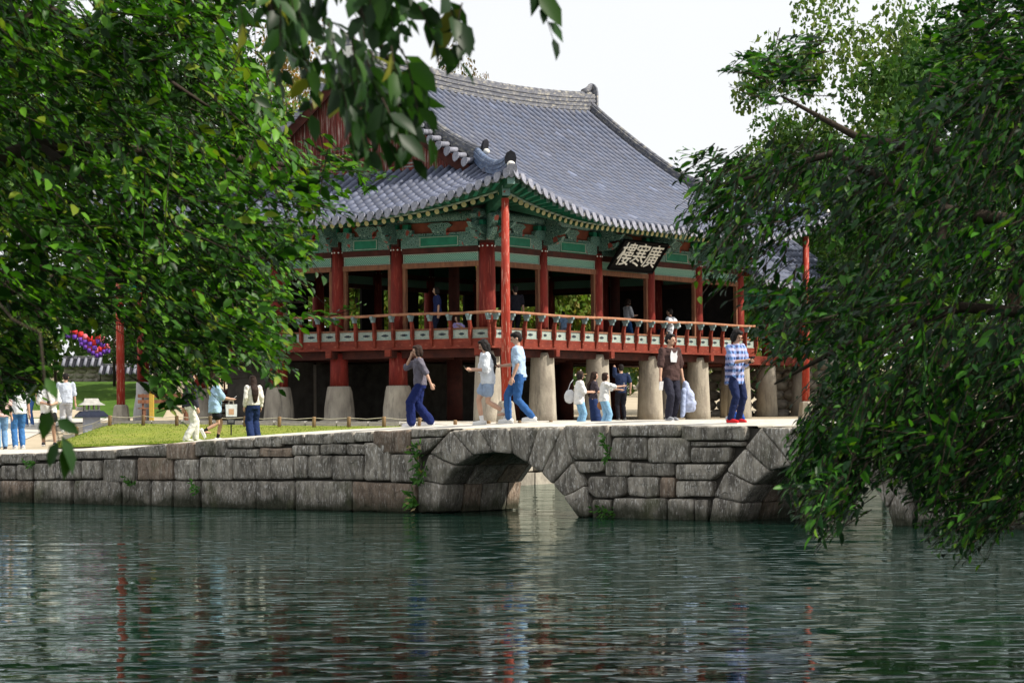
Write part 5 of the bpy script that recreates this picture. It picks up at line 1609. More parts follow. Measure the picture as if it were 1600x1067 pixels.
# ------------------------------------------------------------------ people
fold_tex = bpy.data.textures.new('folds', 'CLOUDS'); fold_tex.noise_scale = .085; fold_tex.noise_depth = 2
hair_tex = bpy.data.textures.new('strands', 'CLOUDS'); hair_tex.noise_scale = .05
def remesh(o, vox, smooth=3, fold=0.0, tex=None):
    r = o.modifiers.new('remesh', 'REMESH'); r.mode = 'VOXEL'; r.voxel_size = vox; r.use_smooth_shade = True
    sm = o.modifiers.new('smooth', 'SMOOTH'); sm.factor = .5; sm.iterations = smooth
    if fold:
        d = o.modifiers.new('folds', 'DISPLACE'); d.texture = tex or fold_tex; d.strength = fold; d.mid_level = .42; d.texture_coords = 'LOCAL'
    return o
def ik(a, b, l1, l2, hint):
    a, b = Vector(a), Vector(b)
    d = b - a; L_ = d.length
    if L_ > (l1 + l2) * .998: b = a + d * ((l1 + l2) * .998 / L_); d = b - a; L_ = d.length
    x = (l1 * l1 - l2 * l2 + L_ * L_) / (2 * L_)
    h = math.sqrt(max(0, l1 * l1 - x * x))
    u = d / L_; hv = Vector(hint); hv = (hv - u * hv.dot(u))
    if hv.length < 1e-5: hv = Vector((0, 1, 0))
    return a + u * x + hv.normalized() * h, b
def limb(mb, pts, rs, n=10):
    mb.tube(pts, rs, n)
    for p, r in zip(pts, rs): mb.ell(p, (r, r, r), n, 6)
def loft(mb, secs, n=18):
    """secs: (x, y, z, rx, ry)"""
    mb.rings([[Vector((x + rx * math.cos(2 * PI * k / n), y + ry * math.sin(2 * PI * k / n), z)) for k in range(n)] for x, y, z, rx, ry in secs])
SKIN = surf('skin', (.52, .32, .23), (.45, .27, .19), (6, 6, 6), .55)
HAIRM = {'black': surf('black_hair', (.010, .009, .009), (.020, .016, .015), (40, 40, 4), .6, .2, spec=.12), 'brown': surf('brown_hair', (.036, .020, .014), (.018, .011, .009), (40, 40, 4), .6, .2, spec=.12)}
LIP = flat((.36, .11, .09), .5); EYEM = flat((.02, .015, .012), .3)
def person(label, loc, heading, H=1.6, fem=True, hip=.895, lean=.02, feet=((.10, .0, .08), (-.10, .0, .08)), hands=((.27, .02, .80), (-.27, .02, .80)), hair='bob', hairc='black',
           top=None, sleeve='short', hem=.84, loose=0.0, bottom='pants', bcol=(.02, .03, .08), wide=0.0, shoe=(.75, .75, .73), skin_legs=False, head=(0, 0), vox=.009, group=None, sit=False, knee=(0, 1, .1), topmat=None, elbows=((.35, -1, -.25), (-.35, -1, -.25)), cap=None, sock=None):
    k = H / 1.7
    e = empty('person', loc, math.radians(heading)); e.scale = (k, k, k)
    tag(e, label, 'person', group)
    sw = .165 if fem else .195
    SH = hip + .49; NK = hip + .54
    yl = lambda z: lean * max(0, (z - hip)) / .49
    hp = [Vector((.088, 0, hip)), Vector((-.088, 0, hip))]
    sh = [Vector((sw, yl(SH), SH - .02)), Vector((-sw, yl(SH), SH - .02))]
    hd = Vector((0, yl(hip + .68) + .015, hip + .685))
    legs, arms = [], []
    for i in (0, 1):
        kn, an = ik(hp[i], feet[i], .435, .415, (knee[0] * (1 if i == 0 else -1), knee[1], knee[2]))
        legs.append((hp[i], kn, an))
        el, wr = ik(sh[i], hands[i], .275, .245, elbows[i])
        arms.append((sh[i], el, wr))
    b = MB()
    wx = .125 if fem else .14
    loft(b, [(0, 0, hip - .06, .13, .10), (0, 0, hip + .02, .155, .112), (0, yl(hip + .14), hip + .14, wx, .092), (0, yl(hip + .32), hip + .32, .15, .105), (0, yl(SH), SH - .02, sw - .02, .085), (0, yl(NK), NK, .065, .06)])
    limb(b, [Vector((0, yl(NK) - .005, NK - .03)), hd + Vector((0, -.02, -.08))], [.054, .05])
    hy, hpch = math.radians(head[0]), math.radians(head[1])
    HR_ = Matrix.Rotation(hy, 3, 'Z') @ Matrix.Rotation(-hpch, 3, 'X')
    def hpnt(x, y, z): return hd + HR_ @ Vector((x, y, z))
    b.ell(hd + Vector((0, 0, .015)), (.074, .094, .105), 16, 12, HR_)
    b.ell(hpnt(0, .018, -.052), (.056, .068, .062), 12, 8, HR_)
    b.ell(hpnt(0, .098, -.02), (.015, .022, .024), 8, 6, HR_)
    b.ell(hpnt(0, .078, .025), (.055, .018, .016), 8, 6, HR_)
    for s_ in (1, -1): b.ell(hpnt(.076 * s_, -.008, -.01), (.012, .024, .032), 8, 6, HR_)
    for h_, kn, an in legs:
        limb(b, [h_, h_.lerp(kn, .5), kn, kn.lerp(an, .35), an], [.085, .075, .053, .056, .037])
        fw = Vector((0, 1, 0)); limb(b, [an + Vector((0, -.03, -.035)), an + fw * .15 + Vector((0, 0, -.05))], [.036, .026])
    for i, (s_, el, wr) in enumerate(arms):
        limb(b, [s_, s_.lerp(el, .6), el, el.lerp(wr, .4), wr], [.052, .045, .037, .036, .025])
        f = (wr - el).normalized()
        sd = f.cross(Vector((0, 0, 1)));
        sd = sd.normalized() if sd.length > .2 else Vector((0, 1, 0))
        if abs(f.z) > .8: sd = Vector((0, 1, 0)) - f * f.y; sd.normalize()
        nn = f.cross(sd)
        if nn.dot(Vector((1 if i == 0 else -1, 0, -.2))) > 0: nn = -nn       # palm side
        limb(b, [wr, wr + f * .045, wr + f * .085], [.025, .033, .030], 8)
        for q, ln in zip((-1.5, -.5, .5, 1.5), (.062, .072, .068, .05)):
            r0 = wr + f * .085 + sd * q * .021
            m_ = r0 + (f + sd * q * .06) * ln * .55
            limb(b, [r0, m_, m_ + (f * .75 + nn * .65).normalized() * ln * .5], [.0105, .0098, .0085], 6)
        t0 = wr + f * .035 + sd * -.028
        limb(b, [t0, t0 + (f * .65 - sd * .7).normalized() * .04, t0 + (f * .65 - sd * .7).normalized() * .045 + (f + nn * .4).normalized() * .03], [.013, .011, .009], 6)
    remesh(b.build('body', SKIN, e), vox, 2)
    for s_ in (1, -1):
        MB().ell(hpnt(.031 * s_, .086, .004), (.012, .008, .007), 8, 6, HR_).build('eye', EYEM, e, True)
    MB().ell(hpnt(0, .083, -.066), (.022, .009, .007), 8, 6, HR_).build('mouth', LIP, e, True)
    # hair
    hb = MB()
    hb.ell(hpnt(0, -.022, .035), (.086, .092, .092), 16, 10, HR_)
    hb.ell(hpnt(0, .035, .088), (.070, .055, .035), 12, 8, HR_)
    if hair == 'short':
        hb.ell(hpnt(0, -.045, -.01), (.078, .066, .075), 12, 8, HR_)
    if hair in ('bob', 'long'):
        hb.ell(hpnt(0, -.04, -.03), (.092, .075, .11), 14, 8, HR_)
        for s_ in (1, -1): hb.ell(hpnt(.072 * s_, .012, -.02), (.026, .05, .10), 10, 8, HR_)
    if hair == 'long':
        yb = yl(SH) - .135 - loose * .6
        loft(hb, [(0, hd.y - .06, hd.z + .02, .085, .06), (0, hd.y - .085, hd.z - .12, .095, .055), (0, yb - .02, SH - .06, .105, .045), (0, yb - .03, SH - .2, .095, .04), (0, yb - .02, SH - .36, .06, .028), (0, yb - .01, SH - .41, .03, .015)], 14)
    remesh(hb.build('hair', HAIRM[hairc], e), vox * 1.2, 3, .022, hair_tex)
    if cap:
        cb = MB(); cb.ell(hpnt(0, -.012, .062), (.098, .106, .085), 16, 8, HR_)
        o = remesh(cb.build('cap', flat(cap[0]), e), vox * 1.2, 2)
        MB().ell(hpnt(0, .12, .045), (.085, .085, .012), 14, 6, HR_).build('cap_brim', flat(cap[1]), o, True)
    # top
    tm = topmat or flat(top)
    t = MB(); lo = loose
    hx = .172 + lo * .9; hyy = .125 + lo * .8
    secs = [(0, .0, hem, hx, hyy), (0, yl(hem + .12), max(hem + .05, hip + .05), hx - .004, hyy), (0, yl(hip + .17), hip + .17, wx + .028 + lo, .113 + lo), (0, yl(hip + .33), hip + .33, .170 + lo * .7, .126 + lo * .6), (0, yl(SH), SH - .01, sw + .01, .105), (0, yl(NK), NK - .005, .085, .078)]
    loft(t, secs, 20)
    for s_, el, wr in arms:
        if sleeve == 'none': continue
        if sleeve == 'short': pts, rs = [s_, s_.lerp(el, .72)], [.072 + lo * .2, .070 + lo * .5]
        elif sleeve == 'half': pts, rs = [s_, s_.lerp(el, .6), el], [.068 + lo * .1, .066 + lo * .25, .062 + lo * .35]
        else: pts, rs = [s_, el, el.lerp(wr, .88)], [.074 + lo * .2, .058 + lo * .35, .044 + lo * .3]
        limb(t, pts, rs, 12)
    to = remesh(t.build('top', tm, e), vox * 1.25, 3, .042)
    # bottom
    bm_ = flat(bcol)
    q = MB()
    if bottom in ('pants', 'shorts'):
        loft(q, [(0, 0, hip - .09, .16, .115), (0, 0, hip + .01, .172, .126), (0, yl(hip + .1), hip + .10, .145, .11)], 18)
        for h_, kn, an in legs:
            if bottom == 'pants':
                cut = an + Vector((0, -.005, .0 if wide else .005))
                limb(q, [h_, h_.lerp(kn, .5), kn, kn.lerp(cut, .5), cut], [.098, .090 + wide * .4, .070 + wide * .8, .064 + wide, .056 + wide * 1.15], 12)
            else:
                limb(q, [h_, h_.lerp(kn, .25), h_.lerp(kn, .55)], [.102, .104, .106 + wide], 12)
    else:
        ln = .28 if bottom == 'miniskirt' else .74
        cy = (legs[0][1].y + legs[1][1].y) / 2 * (.5 if bottom == 'miniskirt' else .9)
        sp = abs(legs[0][2].y - legs[1][2].y) / 2
        loft(q, [(0, 0, hip + .11, .14, .105), (0, 0, hip, .175, .13), (0, cy * .5, hip - ln * .5, .20, .15 + sp * .3), (0, cy, hip - ln, .215 + wide, .17 + sp * .7 + wide)], 20)
    remesh(q.build({'pants': 'trousers', 'shorts': 'shorts'}.get(bottom, 'skirt'), bm_, e), vox * 1.25, 3, .028)
    # shoes
    for h_, kn, an in legs:
        s = MB(); d_ = Vector((0, 1, 0))
        tilt = 0
        dn = (an - kn).normalized()
        fwd = Vector((0, 1, 0)) - dn * dn.y; fwd = fwd.normalized() if (an.z > .12) else Vector((0, 1, 0))
        up = -dn if an.z > .12 else Vector((0, 0, 1))
        a0 = an - up * .045
        limb(s, [a0 - fwd * .055, a0 + fwd * .06 - up * .004, a0 + fwd * .155 - up * .012], [.047, .046, .036], 10)
        if sock: pass
        o = remesh(s.build('shoe', flat(shoe, .6), e), vox * 1.1, 2)
        so = MB(); rt = fwd.cross(up).normalized()
        so.prism([(-.045, -.10), (.045, -.10), (.05, .1), (.03, .19), (-.03, .19), (-.05, .1)], a0 - up * .043, rt, fwd, up, .022)
        me = so.mesh('sole', flat((.75, .75, .73), .6)); fix_normals(me); link('sole', me, o)
    if sock:
        for h_, kn, an in legs:
            sb_ = MB(); limb(sb_, [an, an.lerp(kn, .22)], [.042, .046], 10)
            remesh(sb_.build('sock', flat(sock), e), vox * 1.2, 1)
    e['scale_k'] = k
    return e, dict(hands=[a[2] for a in arms], k=k, SH=SH, hip=hip, hd=hd, top=to)
def wpos(e, p):
    return Matrix.LocRotScale(e.location, e.rotation_euler, e.scale) @ Vector(p)
def phone(e, p, label, rx=-40, col=(.02, .02, .025)):
    w = wpos(e, p)
    o = empty('phone', w, e.rotation_euler.z); tag(o, label, 'phone')
    Mr = Matrix.Rotation(math.radians(rx), 3, 'X')
    MB().box((0, 0, 0), (.075, .010, .155), Mr).build('case', flat(col, .4), o)
    MB().box(Mr @ Vector((0, -.0065, 0)), (.068, .002, .145), Mr).build('screen', flat((.03, .035, .045), .2), o)
def at_px(px, d, z=None):
    x = unroll(px, 645)[0] * d
    return Vector((x, d, terr(x, d) + .03 if z is None else z))
def deck_at(px, d):
    x = unroll(px, 645)[0] * d
    p = Vector((x, d, 0)) - P0
    k, n = p.dot(FD), p.dot(FN)
    cz = interp(n, [(.1, -.012), (.4, .012), (.9, .05), (1.3, .075), (1.8, .06), (2.4, .02)])
    return Vector((x, d, topz(k) + cz))
WHITE = (.74, .74, .73)
STRIDE = ((.07, .22, .09), (-.07, -.23, .12))
STRIDE2 = ((.07, -.20, .12), (-.07, .20, .09))
# on the bridge
person('woman in grey tee and wide navy trousers walking left, hand at her face', deck_at(657, 48.6), 96, 1.58, feet=STRIDE2, hip=.882, lean=.03, hands=((.10, .19, 1.44), (-.30, -.20, .88)), elbows=((.5, .4, -1), (-.3, -1, -.2)), hair='bob', hairc='brown', top=(.135, .125, .155), sleeve='half', hem=.86, loose=.012, bcol=(.014, .022, .095), wide=.034, shoe=(.72, .70, .74), head=(5, 12))
e, d = person('woman in white tee and denim shorts with very long dark hair, walking left', deck_at(763, 47.6), 100, 1.61, feet=((.07, .12, .08), (-.06, -.34, .24)), hip=.885, lean=.05, hands=((.06, .33, 1.10), (-.10, .31, 1.08)), elbows=((.4, -.4, -1), (-.4, -.4, -1)), hair='long', top=(.72, .75, .80), sleeve='half', hem=.80, loose=.02, bottom='shorts', bcol=(.30, .38, .52), wide=.01, shoe=WHITE, head=(0, 25), sock=(.74, .74, .74))
phone(e, (0, .43, 1.10), 'dark phone held by the woman with very long hair')
e, d = person('man in pale blue tee and blue jeans walking left behind the woman in shorts', deck_at(812, 47.4), 84, 1.73, False, feet=STRIDE, hip=.87, lean=.03, hands=((.16, .34, 1.06), (-.24, .10, .84)), elbows=((.4, -.6, -1), (-.3, -1, -.2)), hair='short', top=(.42, .55, .72), hem=.84, loose=.006, bcol=(.035, .105, .28), wide=.004, shoe=WHITE, head=(4, 20))
phone(e, (.13, .44, 1.08), 'phone in the hand of the man in jeans')
e, d = person('woman in brown tee with white print, looking to the right, jacket in hand', deck_at(1047, 45.4), 205, 1.57, feet=((.10, .12, .09), (-.09, -.04, .08)), hip=.88, lean=.01, hands=((.29, .14, .78), (-.29, .02, .76)), hair='short', top=(.075, .045, .042), sleeve='half', hem=.78, loose=.035, bcol=(.028, .028, .042), wide=.012, shoe=(.30, .31, .34), head=(40, 5))
phone(e, (.30, .20, .68), 'white phone held low by the woman in brown', -10, (.7, .7, .72))
pr = MB().prism([(-.07, -.10), (.05, -.11), (.075, 0), (.06, .05), (.075, .12), (.03, .07), (-.02, .075), (-.05, .13), (-.075, .06), (-.08, 0)], (.0, .172, 1.24), (-1, 0, 0), (0, 0, 1), (0, 1, 0), .012)
pme = pr.mesh('shirt_print', flat((.66, .66, .68))); fix_normals(pme); link('shirt_print', pme, e)
jk = empty('denim_jacket', wpos(e, (-.31, .04, .70)), 0); tag(jk, 'pale blue denim jacket hanging from the hand of the woman in brown', 'jacket')
mb = MB()
loft(mb, [(0, 0, .06, .03, .03), (.02, 0, -.02, .06, .05), (.06, 0, -.18, .10, .07), (.07, .0, -.34, .14, .08), (.05, 0, -.46, .12, .06), (.02, 0, -.50, .05, .03)], 14)
limb(mb, [Vector((.05, .05, -.1)), Vector((.12, .06, -.28)), Vector((.15, .05, -.44))], [.045, .05, .045])
remesh(mb.build('cloth', flat((.40, .45, .62)), jk), .013, 2, .05)
mb = MB(); limb(mb, [Vector((-.02, -.05, -.1)), Vector((-.04, -.07, -.3)), Vector((-.05, -.06, -.56))], [.045, .05, .04])
remesh(mb.build('sleeve', flat((.36, .42, .60)), jk), .013, 2, .04)
def plaid():
    m, n, l, b = newmat('blue_plaid'); b.inputs['Roughness'].default_value = .85
    tc = n.new('ShaderNodeTexCoord'); sp = n.new('ShaderNodeSeparateXYZ'); l.new(tc.outputs['Object'], sp.inputs[0])
    fac = []
    for ax, fr in ((0, 62), (2, 58)):
        k = n.new('ShaderNodeMath'); k.operation = 'MULTIPLY'; k.inputs[1].default_value = fr; l.new(sp.outputs[ax], k.inputs[0])
        s_ = n.new('ShaderNodeMath'); s_.operation = 'SINE'; l.new(k.outputs[0], s_.inputs[0])
        r_ = n.new('ShaderNodeMapRange'); r_.inputs['From Min'].default_value = -.3; r_.inputs['From Max'].default_value = .3; l.new(s_.outputs[0], r_.inputs['Value']); fac.append(r_)
    a = n.new('ShaderNodeMixRGB'); a.inputs['Color1'].default_value = (.03, .05, .16, 1); a.inputs['Color2'].default_value = (.16, .28, .58, 1); l.new(fac[0].outputs[0], a.inputs['Fac'])
    c = n.new('ShaderNodeMixRGB'); c.inputs['Color2'].default_value = (.55, .50, .68, 1); l.new(a.outputs[0], c.inputs['Color1'])
    h = n.new('ShaderNodeMath'); h.operation = 'MULTIPLY'; h.inputs[1].default_value = .55; l.new(fac[1].outputs[0], h.inputs[0]); l.new(h.outputs[0], c.inputs['Fac'])
    l.new(c.outputs[0], b.inputs['Base Color']); return m
e, d = person('woman in blue plaid top, navy trousers and red shoes reading her phone', deck_at(1148, 43.6), 222, 1.62, feet=((.16, .05, .08), (-.16, -.05, .08)), hip=.885, lean=.04, hands=((.06, .32, 1.12), (-.08, .30, 1.10)), elbows=((.5, -.4, -1), (-.5, -.4, -1)), hair='bob', topmat=plaid(), sleeve='half', hem=.70, loose=.03, bcol=(.018, .026, .075), shoe=(.62, .025, .03), head=(5, 28))
phone(e, (0, .42, 1.13), 'phone read by the woman in red shoes')
# on the lawn behind the ramp wall
person('woman in cream knit top and wide navy trousers seen from behind', at_px(396, 62.0), 25, 1.56, feet=((.11, .05, .08), (-.11, -.1, .09)), hip=.88, hands=((.22, .02, .86), (-.24, .04, .86)), hair='long', hairc='brown', top=(.70, .66, .60), sleeve='long', hem=.90, loose=.02, bcol=(.018, .032, .095), wide=.045, shoe=(.3, .3, .3), vox=.011)
e, d = person('woman in loose light blue shirt and black shorts, one foot kicked back', at_px(336, 61.6), -72, 1.60, feet=((.07, -.30, .26), (-.07, .08, .08)), hip=.885, lean=.03, hands=((.10, .40, 1.08), (-.08, .38, 1.06)), elbows=((.4, -.4, -1), (-.4, -.4, -1)), hair='bob', hairc='brown', top=(.36, .53, .72), sleeve='half', hem=.72, loose=.05, bottom='shorts', bcol=(.02, .02, .024), wide=.02, shoe=WHITE, head=(0, 15), vox=.011, sock=(.02, .02, .02))
phone(e, (0, .5, 1.10), 'pale phone of the woman in the light blue shirt', -50, (.6, .6, .62))
pbg = empty('paper_bag', wpos(e, (.12, .40, .80)), math.radians(15)); tag(pbg, 'white paper shopping bag hanging from the arm of the woman in light blue', 'bag')
mb = MB(); mb.prism([(-.13, -.17), (.13, -.17), (.14, .13), (-.14, .13)], (0, 0, 0), (1, 0, 0), (0, 0, 1), (0, 1, 0), .10); mb.build('bag_body', flat((.66, .68, .70)), pbg)
for yy in (-.045, .045): MB().tube([(-.06, yy, .12), (-.05, yy, .22), (.05, yy, .22), (.06, yy, .12)], .006, 5).build('handle', flat((.4, .36, .3)), pbg)
MB().bx((-.07, -.053, -.12), (.06, -.051, .02)).build('printed_panel', flat((.55, .34, .22)), pbg)
person('man in dark grey shirt and white trousers half hidden by hanging leaves', at_px(297, 60.8), -58, 1.68, False, feet=((.08, -.14, .09), (-.08, .18, .08)), hip=.88, hands=((.30, .06, .84), (-.26, -.05, .84)), hair='short', top=(.045, .045, .06), sleeve='long', hem=.86, loose=.015, bcol=(.68, .67, .62), wide=.02, shoe=(.6, .6, .58), vox=.011)
# on the plaza at the left end
def plz(px, d): return at_px(px, d)
e, d = person('man in white tee and black shorts looking down at his phone', plz(76, 65.5), 190, 1.72, False, feet=((.14, -.02, .08), (-.15, .03, .08)), hands=((.08, .27, 1.06), (-.10, .25, 1.04)), elbows=((.6, -.3, -1), (-.6, -.3, -1)), hair='short', top=WHITE, sleeve='half', hem=.80, loose=.04, bottom='shorts', bcol=(.018, .018, .02), wide=.02, shoe=(.04, .04, .045), head=(0, 25), vox=.011)
phone(e, (0, .36, 1.07), 'phone held at the belly by the man in black shorts')
person('man in white tee and blue jeans standing with his back turned on the plaza', plz(29, 63.5), 25, 1.74, False, feet=((.10, .0, .08), (-.10, -.05, .08)), hands=((.28, .05, .84), (-.26, .02, .84)), hair='short', top=(.66, .68, .72), sleeve='short', hem=.84, loose=.025, bcol=(.055, .17, .40), wide=.012, shoe=(.68, .68, .7), vox=.011)
person('woman in pale pink top and light jeans cut off by the left picture edge', plz(2, 61.5), 20, 1.60, feet=((.10, .02, .08), (-.09, -.08, .08)), hands=((.28, .08, .82), (-.26, .02, .84)), hair='long', top=(.70, .50, .48), sleeve='short', hem=.84, loose=.03, bcol=(.16, .30, .50), wide=.012, shoe=(.05, .05, .06), vox=.011)
person('person in blue jeans and dark top standing further back on the plaza', plz(46, 77), 160, 1.70, False, top=(.03, .04, .07), bcol=(.06, .14, .36), hair='short', vox=.012)
person('man in pale grey shirt and trousers walking away near the model pavilion', plz(103, 74), 10, 1.76, False, feet=((.09, .14, .08), (-.09, -.12, .1)), hip=.885, top=(.50, .55, .64), sleeve='half', loose=.02, bcol=(.44, .45, .48), wide=.015, hair='short', vox=.012)
# in front of and under the pavilion
e, d = person('woman in white tee, light jeans and dark cap with tan brim', at_px(905, 68.6), -78, 1.60, feet=((.1, .04, .08), (-.1, -.04, .08)), hands=((.12, .33, 1.10), (-.10, .34, 1.12)), elbows=((.5, -.3, -1), (-.5, -.3, -1)), hair='bob', top=WHITE, sleeve='half', hem=.76, loose=.03, bcol=(.22, .42, .62), wide=.01, shoe=WHITE, cap=((.05, .035, .03), (.45, .30, .14)), vox=.012)
tb = empty('tote_bag', wpos(e, (-.16, -.24, .98)), 0); tag(tb, 'white shoulder bag behind the woman with the cap', 'bag')
mb = MB(); mb.ell((0, 0, 0), (.15, .09, .19), 14, 9); remesh(mb.build('bag_body', flat((.62, .62, .64)), tb), .014, 2, .03)
MB().tube([(-.05, .0, .15), (.02, .05, .36), (.10, .10, .46)], .012, 6).build('strap', flat((.5, .5, .52)), tb)
e, d = person('woman in dark top and long navy skirt between the two in white', at_px(927, 69.4), -85, 1.60, hair='long', hairc='brown', hands=((.10, .34, 1.14), (-.12, .32, 1.1)), elbows=((.5, -.3, -1), (-.5, -.3, -1)), top=(.06, .05, .06), sleeve='short', bottom='skirt', bcol=(.02, .035, .10), vox=.012)
e, d = person('girl in white tee and light jeans holding her phone out to the right', at_px(944, 67.8), -80, 1.55, feet=((.1, .08, .08), (-.1, -.08, .08)), hands=((.10, .52, 1.30), (-.12, .50, 1.20)), elbows=((.4, -.2, -1), (-.4, -.2, -1)), hair='bob', hairc='brown', top=WHITE, sleeve='half', hem=.86, loose=.02, bcol=(.24, .44, .64), wide=.015, shoe=WHITE, vox=.012)
phone(e, (0, .60, 1.32), 'white phone held up by the girl in light jeans', 0, (.7, .7, .72))
cb = empty('crossbody_bag', wpos(e, (-.20, -.05, .74)), 0); tag(cb, 'small tan bag at the hip of the girl with the raised phone', 'bag')
mb = MB(); mb.ell((0, 0, 0), (.11, .07, .12), 12, 8); remesh(mb.build('bag_body', flat((.36, .16, .07)), cb), .014, 2)
MB().tube([(0, .0, .1), (.04, .02, .4), (.08, .05, .62)], .010, 6).build('strap', flat((.2, .1, .05)), cb)
person('person in navy shirt in the shade under the pavilion, arm lifted', at_px(971, 74.4, ZG + .02), 15, 1.66, False, hands=((.30, .05, .9), (-.12, .25, 1.52)), hair='short', top=(.02, .03, .07), bcol=(.015, .015, .02), shoe=(.1, .1, .1), vox=.012)
SITF = dict(hip=.13, feet=((.20, .42, .07), (-.20, .42, .07)), knee=(.5, .4, 1), hem=.10)
person('small child in blue and white top sitting low behind the red shoes', at_px(1150, 67.5), 10, 1.22, False, hands=((.24, .22, .35), (-.24, .22, .35)), hair='short', hairc='brown', top=(.03, .10, .42), bcol=(.6, .62, .66), shoe=WHITE, vox=.012, **SITF)
# on the upper floor
def up(t, s): return RX @ Vector((t, s, 3.95))
def solve_t(px, s):
    kx = unroll(px, 520)[0]
    a0, a1 = RX @ Vector((0, s, 0)), RX @ Vector((1, s, 0)); dv = a1 - a0
    return (kx * a0.y - a0.x) / (dv.x - kx * dv.y)
def solve_s(px, t):
    kx = unroll(px, 520)[0]
    a0, a1 = RX @ Vector((t, 0, 0)), RX @ Vector((t, 1, 0)); dv = a1 - a0
    return (kx * a0.y - a0.x) / (dv.x - kx * dv.y)
w = up(solve_t(1050, -.05), -.05)
person('man in white shirt sitting on the front balustrade with his back to the pond', w + Vector((0, 0, -.0)), 60, 1.72, False, hip=.40, lean=.05, feet=((.12, .42, .08), (-.12, .42, .08)), hands=((.30, .10, .50), (-.34, .0, .48)), hair='short', top=(.66, .70, .76), sleeve='long', hem=.36, loose=.02, bcol=(.02, .025, .05), shoe=(.05, .05, .05), vox=.012)
w = up(solve_t(980, 1.6), 1.6)
person('person in white top and blue jeans standing on the upper floor looking at a phone', w, -60, 1.58, hair='bob', hairc='brown', hands=((.08, .3, 1.12), (-.1, .3, 1.1)), elbows=((.5, -.3, -1), (-.5, -.3, -1)), top=(.62, .64, .68), sleeve='half', bcol=(.05, .13, .33), head=(0, 20), vox=.012)
w = up(solve_t(806, .55), .55)
person('person in black standing on the upper floor just right of the corner pole', w, 20, 1.64, False, hair='short', top=(.02, .02, .028), bcol=(.015, .015, .02), shoe=(.03, .03, .03), vox=.012)
w = up(.75, solve_s(684, .75))
person('person in dark blue standing on the upper floor behind the side balustrade', w, 100, 1.6, hair='bob', top=(.025, .035, .11), bcol=(.02, .025, .05), vox=.012)
w = up(.30, solve_s(716, .30))
person('person in lavender tee sitting low behind the side balustrade', w, 130, 1.30, hands=((.20, .30, .40), (-.24, .16, .55)), hair='bob', hairc='brown', top=(.38, .32, .62), bcol=(.5, .35, .38), vox=.012, **SITF)
w = up(solve_t(881, 1.2), 1.2)
person('toddler in pale blue standing behind the front balustrade', w, 30, 1.02, hair='short', top=(.25, .38, .58), bcol=(.3, .34, .45), vox=.012)

# ------------------------------------------------------------------ small things on the ground
fence = empty('rope_fence', (0, 0, 0)); tag(fence, 'low fence of short wooden posts and rope along the far side of the lawn', 'fence')
fp = []
for a in [i / 12.5 for i in range(0, 16)]:
    x = -12.6 + 11.6 * min(a, 1.0) + max(0, a - 1) * 10; yv = 68.0 - 3.1 * min(1, a)
    fp.append(Vector((x, yv, terr(x, yv) + .03)))
pmm = MB().lathe([(.052, -.1), (.05, .27), (.042, .29)], n=8, jit=.05).mesh('post', surf('fence_post', (.24, .16, .085), (.16, .10, .055), (9, 9, 2), .85, .3, var=.2), True)
for i, p in enumerate(fp):
    o = link('post', pmm, fence); o.location = p; o.rotation_euler = (rnd.uniform(-.05, .05), rnd.uniform(-.05, .05), rnd.uniform(0, 3))
    if i: 
        q = fp[i - 1]
        for h in (.26, .13):
            MB().tube([q + Vector((0, 0, h)), q.lerp(p, .5) + Vector((0, 0, h - .035)), p + Vector((0, 0, h))], .009, 6).build('rope', flat((.58, .52, .42)), fence)
# blades standing in the lawn
nG = 16000
ga = nrng.random(nG); gb = nrng.random(nG) ** .8
gA = np.array([tuple(lawn_near(a)) for a in ga]); gB = np.array([tuple(lawn_far(a)) for a in ga])
gp = gA + (gB - gA) * gb[:, None]
gp[:, 2] = [terr(x, y) + .045 for x, y in gp[:, :2]]
gd = nrng.normal(0, 1, (nG, 3)); gd[:, 2] = 0; gd = nz(gd)
gh = nrng.uniform(.012, .04, nG)
gt = np.stack([nrng.normal(0, .35, nG), nrng.normal(0, .35, nG), np.ones(nG)], 1)
gV = np.stack([gp - gd * .014, gp + gd * .014, gp + gt * gh[:, None]], 1)
tag(link('lawn_grass', big_mesh('lawn_grass', gV, [(0, 1, 2)], 0, palette(nG, [(.13, .19, .025), (.20, .24, .035), (.085, .14, .018), (.27, .25, .07)], [4, 3, 3, 1], .2), M['leaf_far'], False)), 'short sunlit grass blades of the lawn', 'grass', kind='stuff')
# model pavilion on a stone plinth
w = at_px(143, 71)
mp_ = empty('model_pavilion', w, .3); tag(mp_, 'grey stone plinth carrying a small white model pavilion', 'monument')
MB().bx((-.22, -.2, 0), (.22, .2, .52)).build('plinth', surf('grey_plinth', (.30, .32, .37), (.24, .25, .29), (6, 6, 6), .8), mp_)
MB().bx((-.30, -.27, -.02), (.30, .27, .05)).build('foot', M['granite'], mp_)
o = MB().rings([[(-.44, -.36, .50), (.44, -.36, .50), (.44, .36, .50), (-.44, .36, .50)], [(-.42, -.34, .56), (.42, -.34, .56), (.42, .34, .56), (-.42, .34, .56)], [(-.30, -.24, .68), (.30, -.24, .68), (.30, .24, .68), (-.30, .24, .68)]]).build('table_top', flat((.025, .03, .05), .5), mp_); fix_normals(o.data)
for sx in (-.2, -.07, .07, .2):
    for sy in (-.13, .13): MB().tube([(sx, sy, .68), (sx, sy, .84)], .02, 6).build('model_column', M['granite'], mp_)
MB().bx((-.23, -.15, .685), (.23, .15, .72)).build('model_floor', M['granite'], mp_)
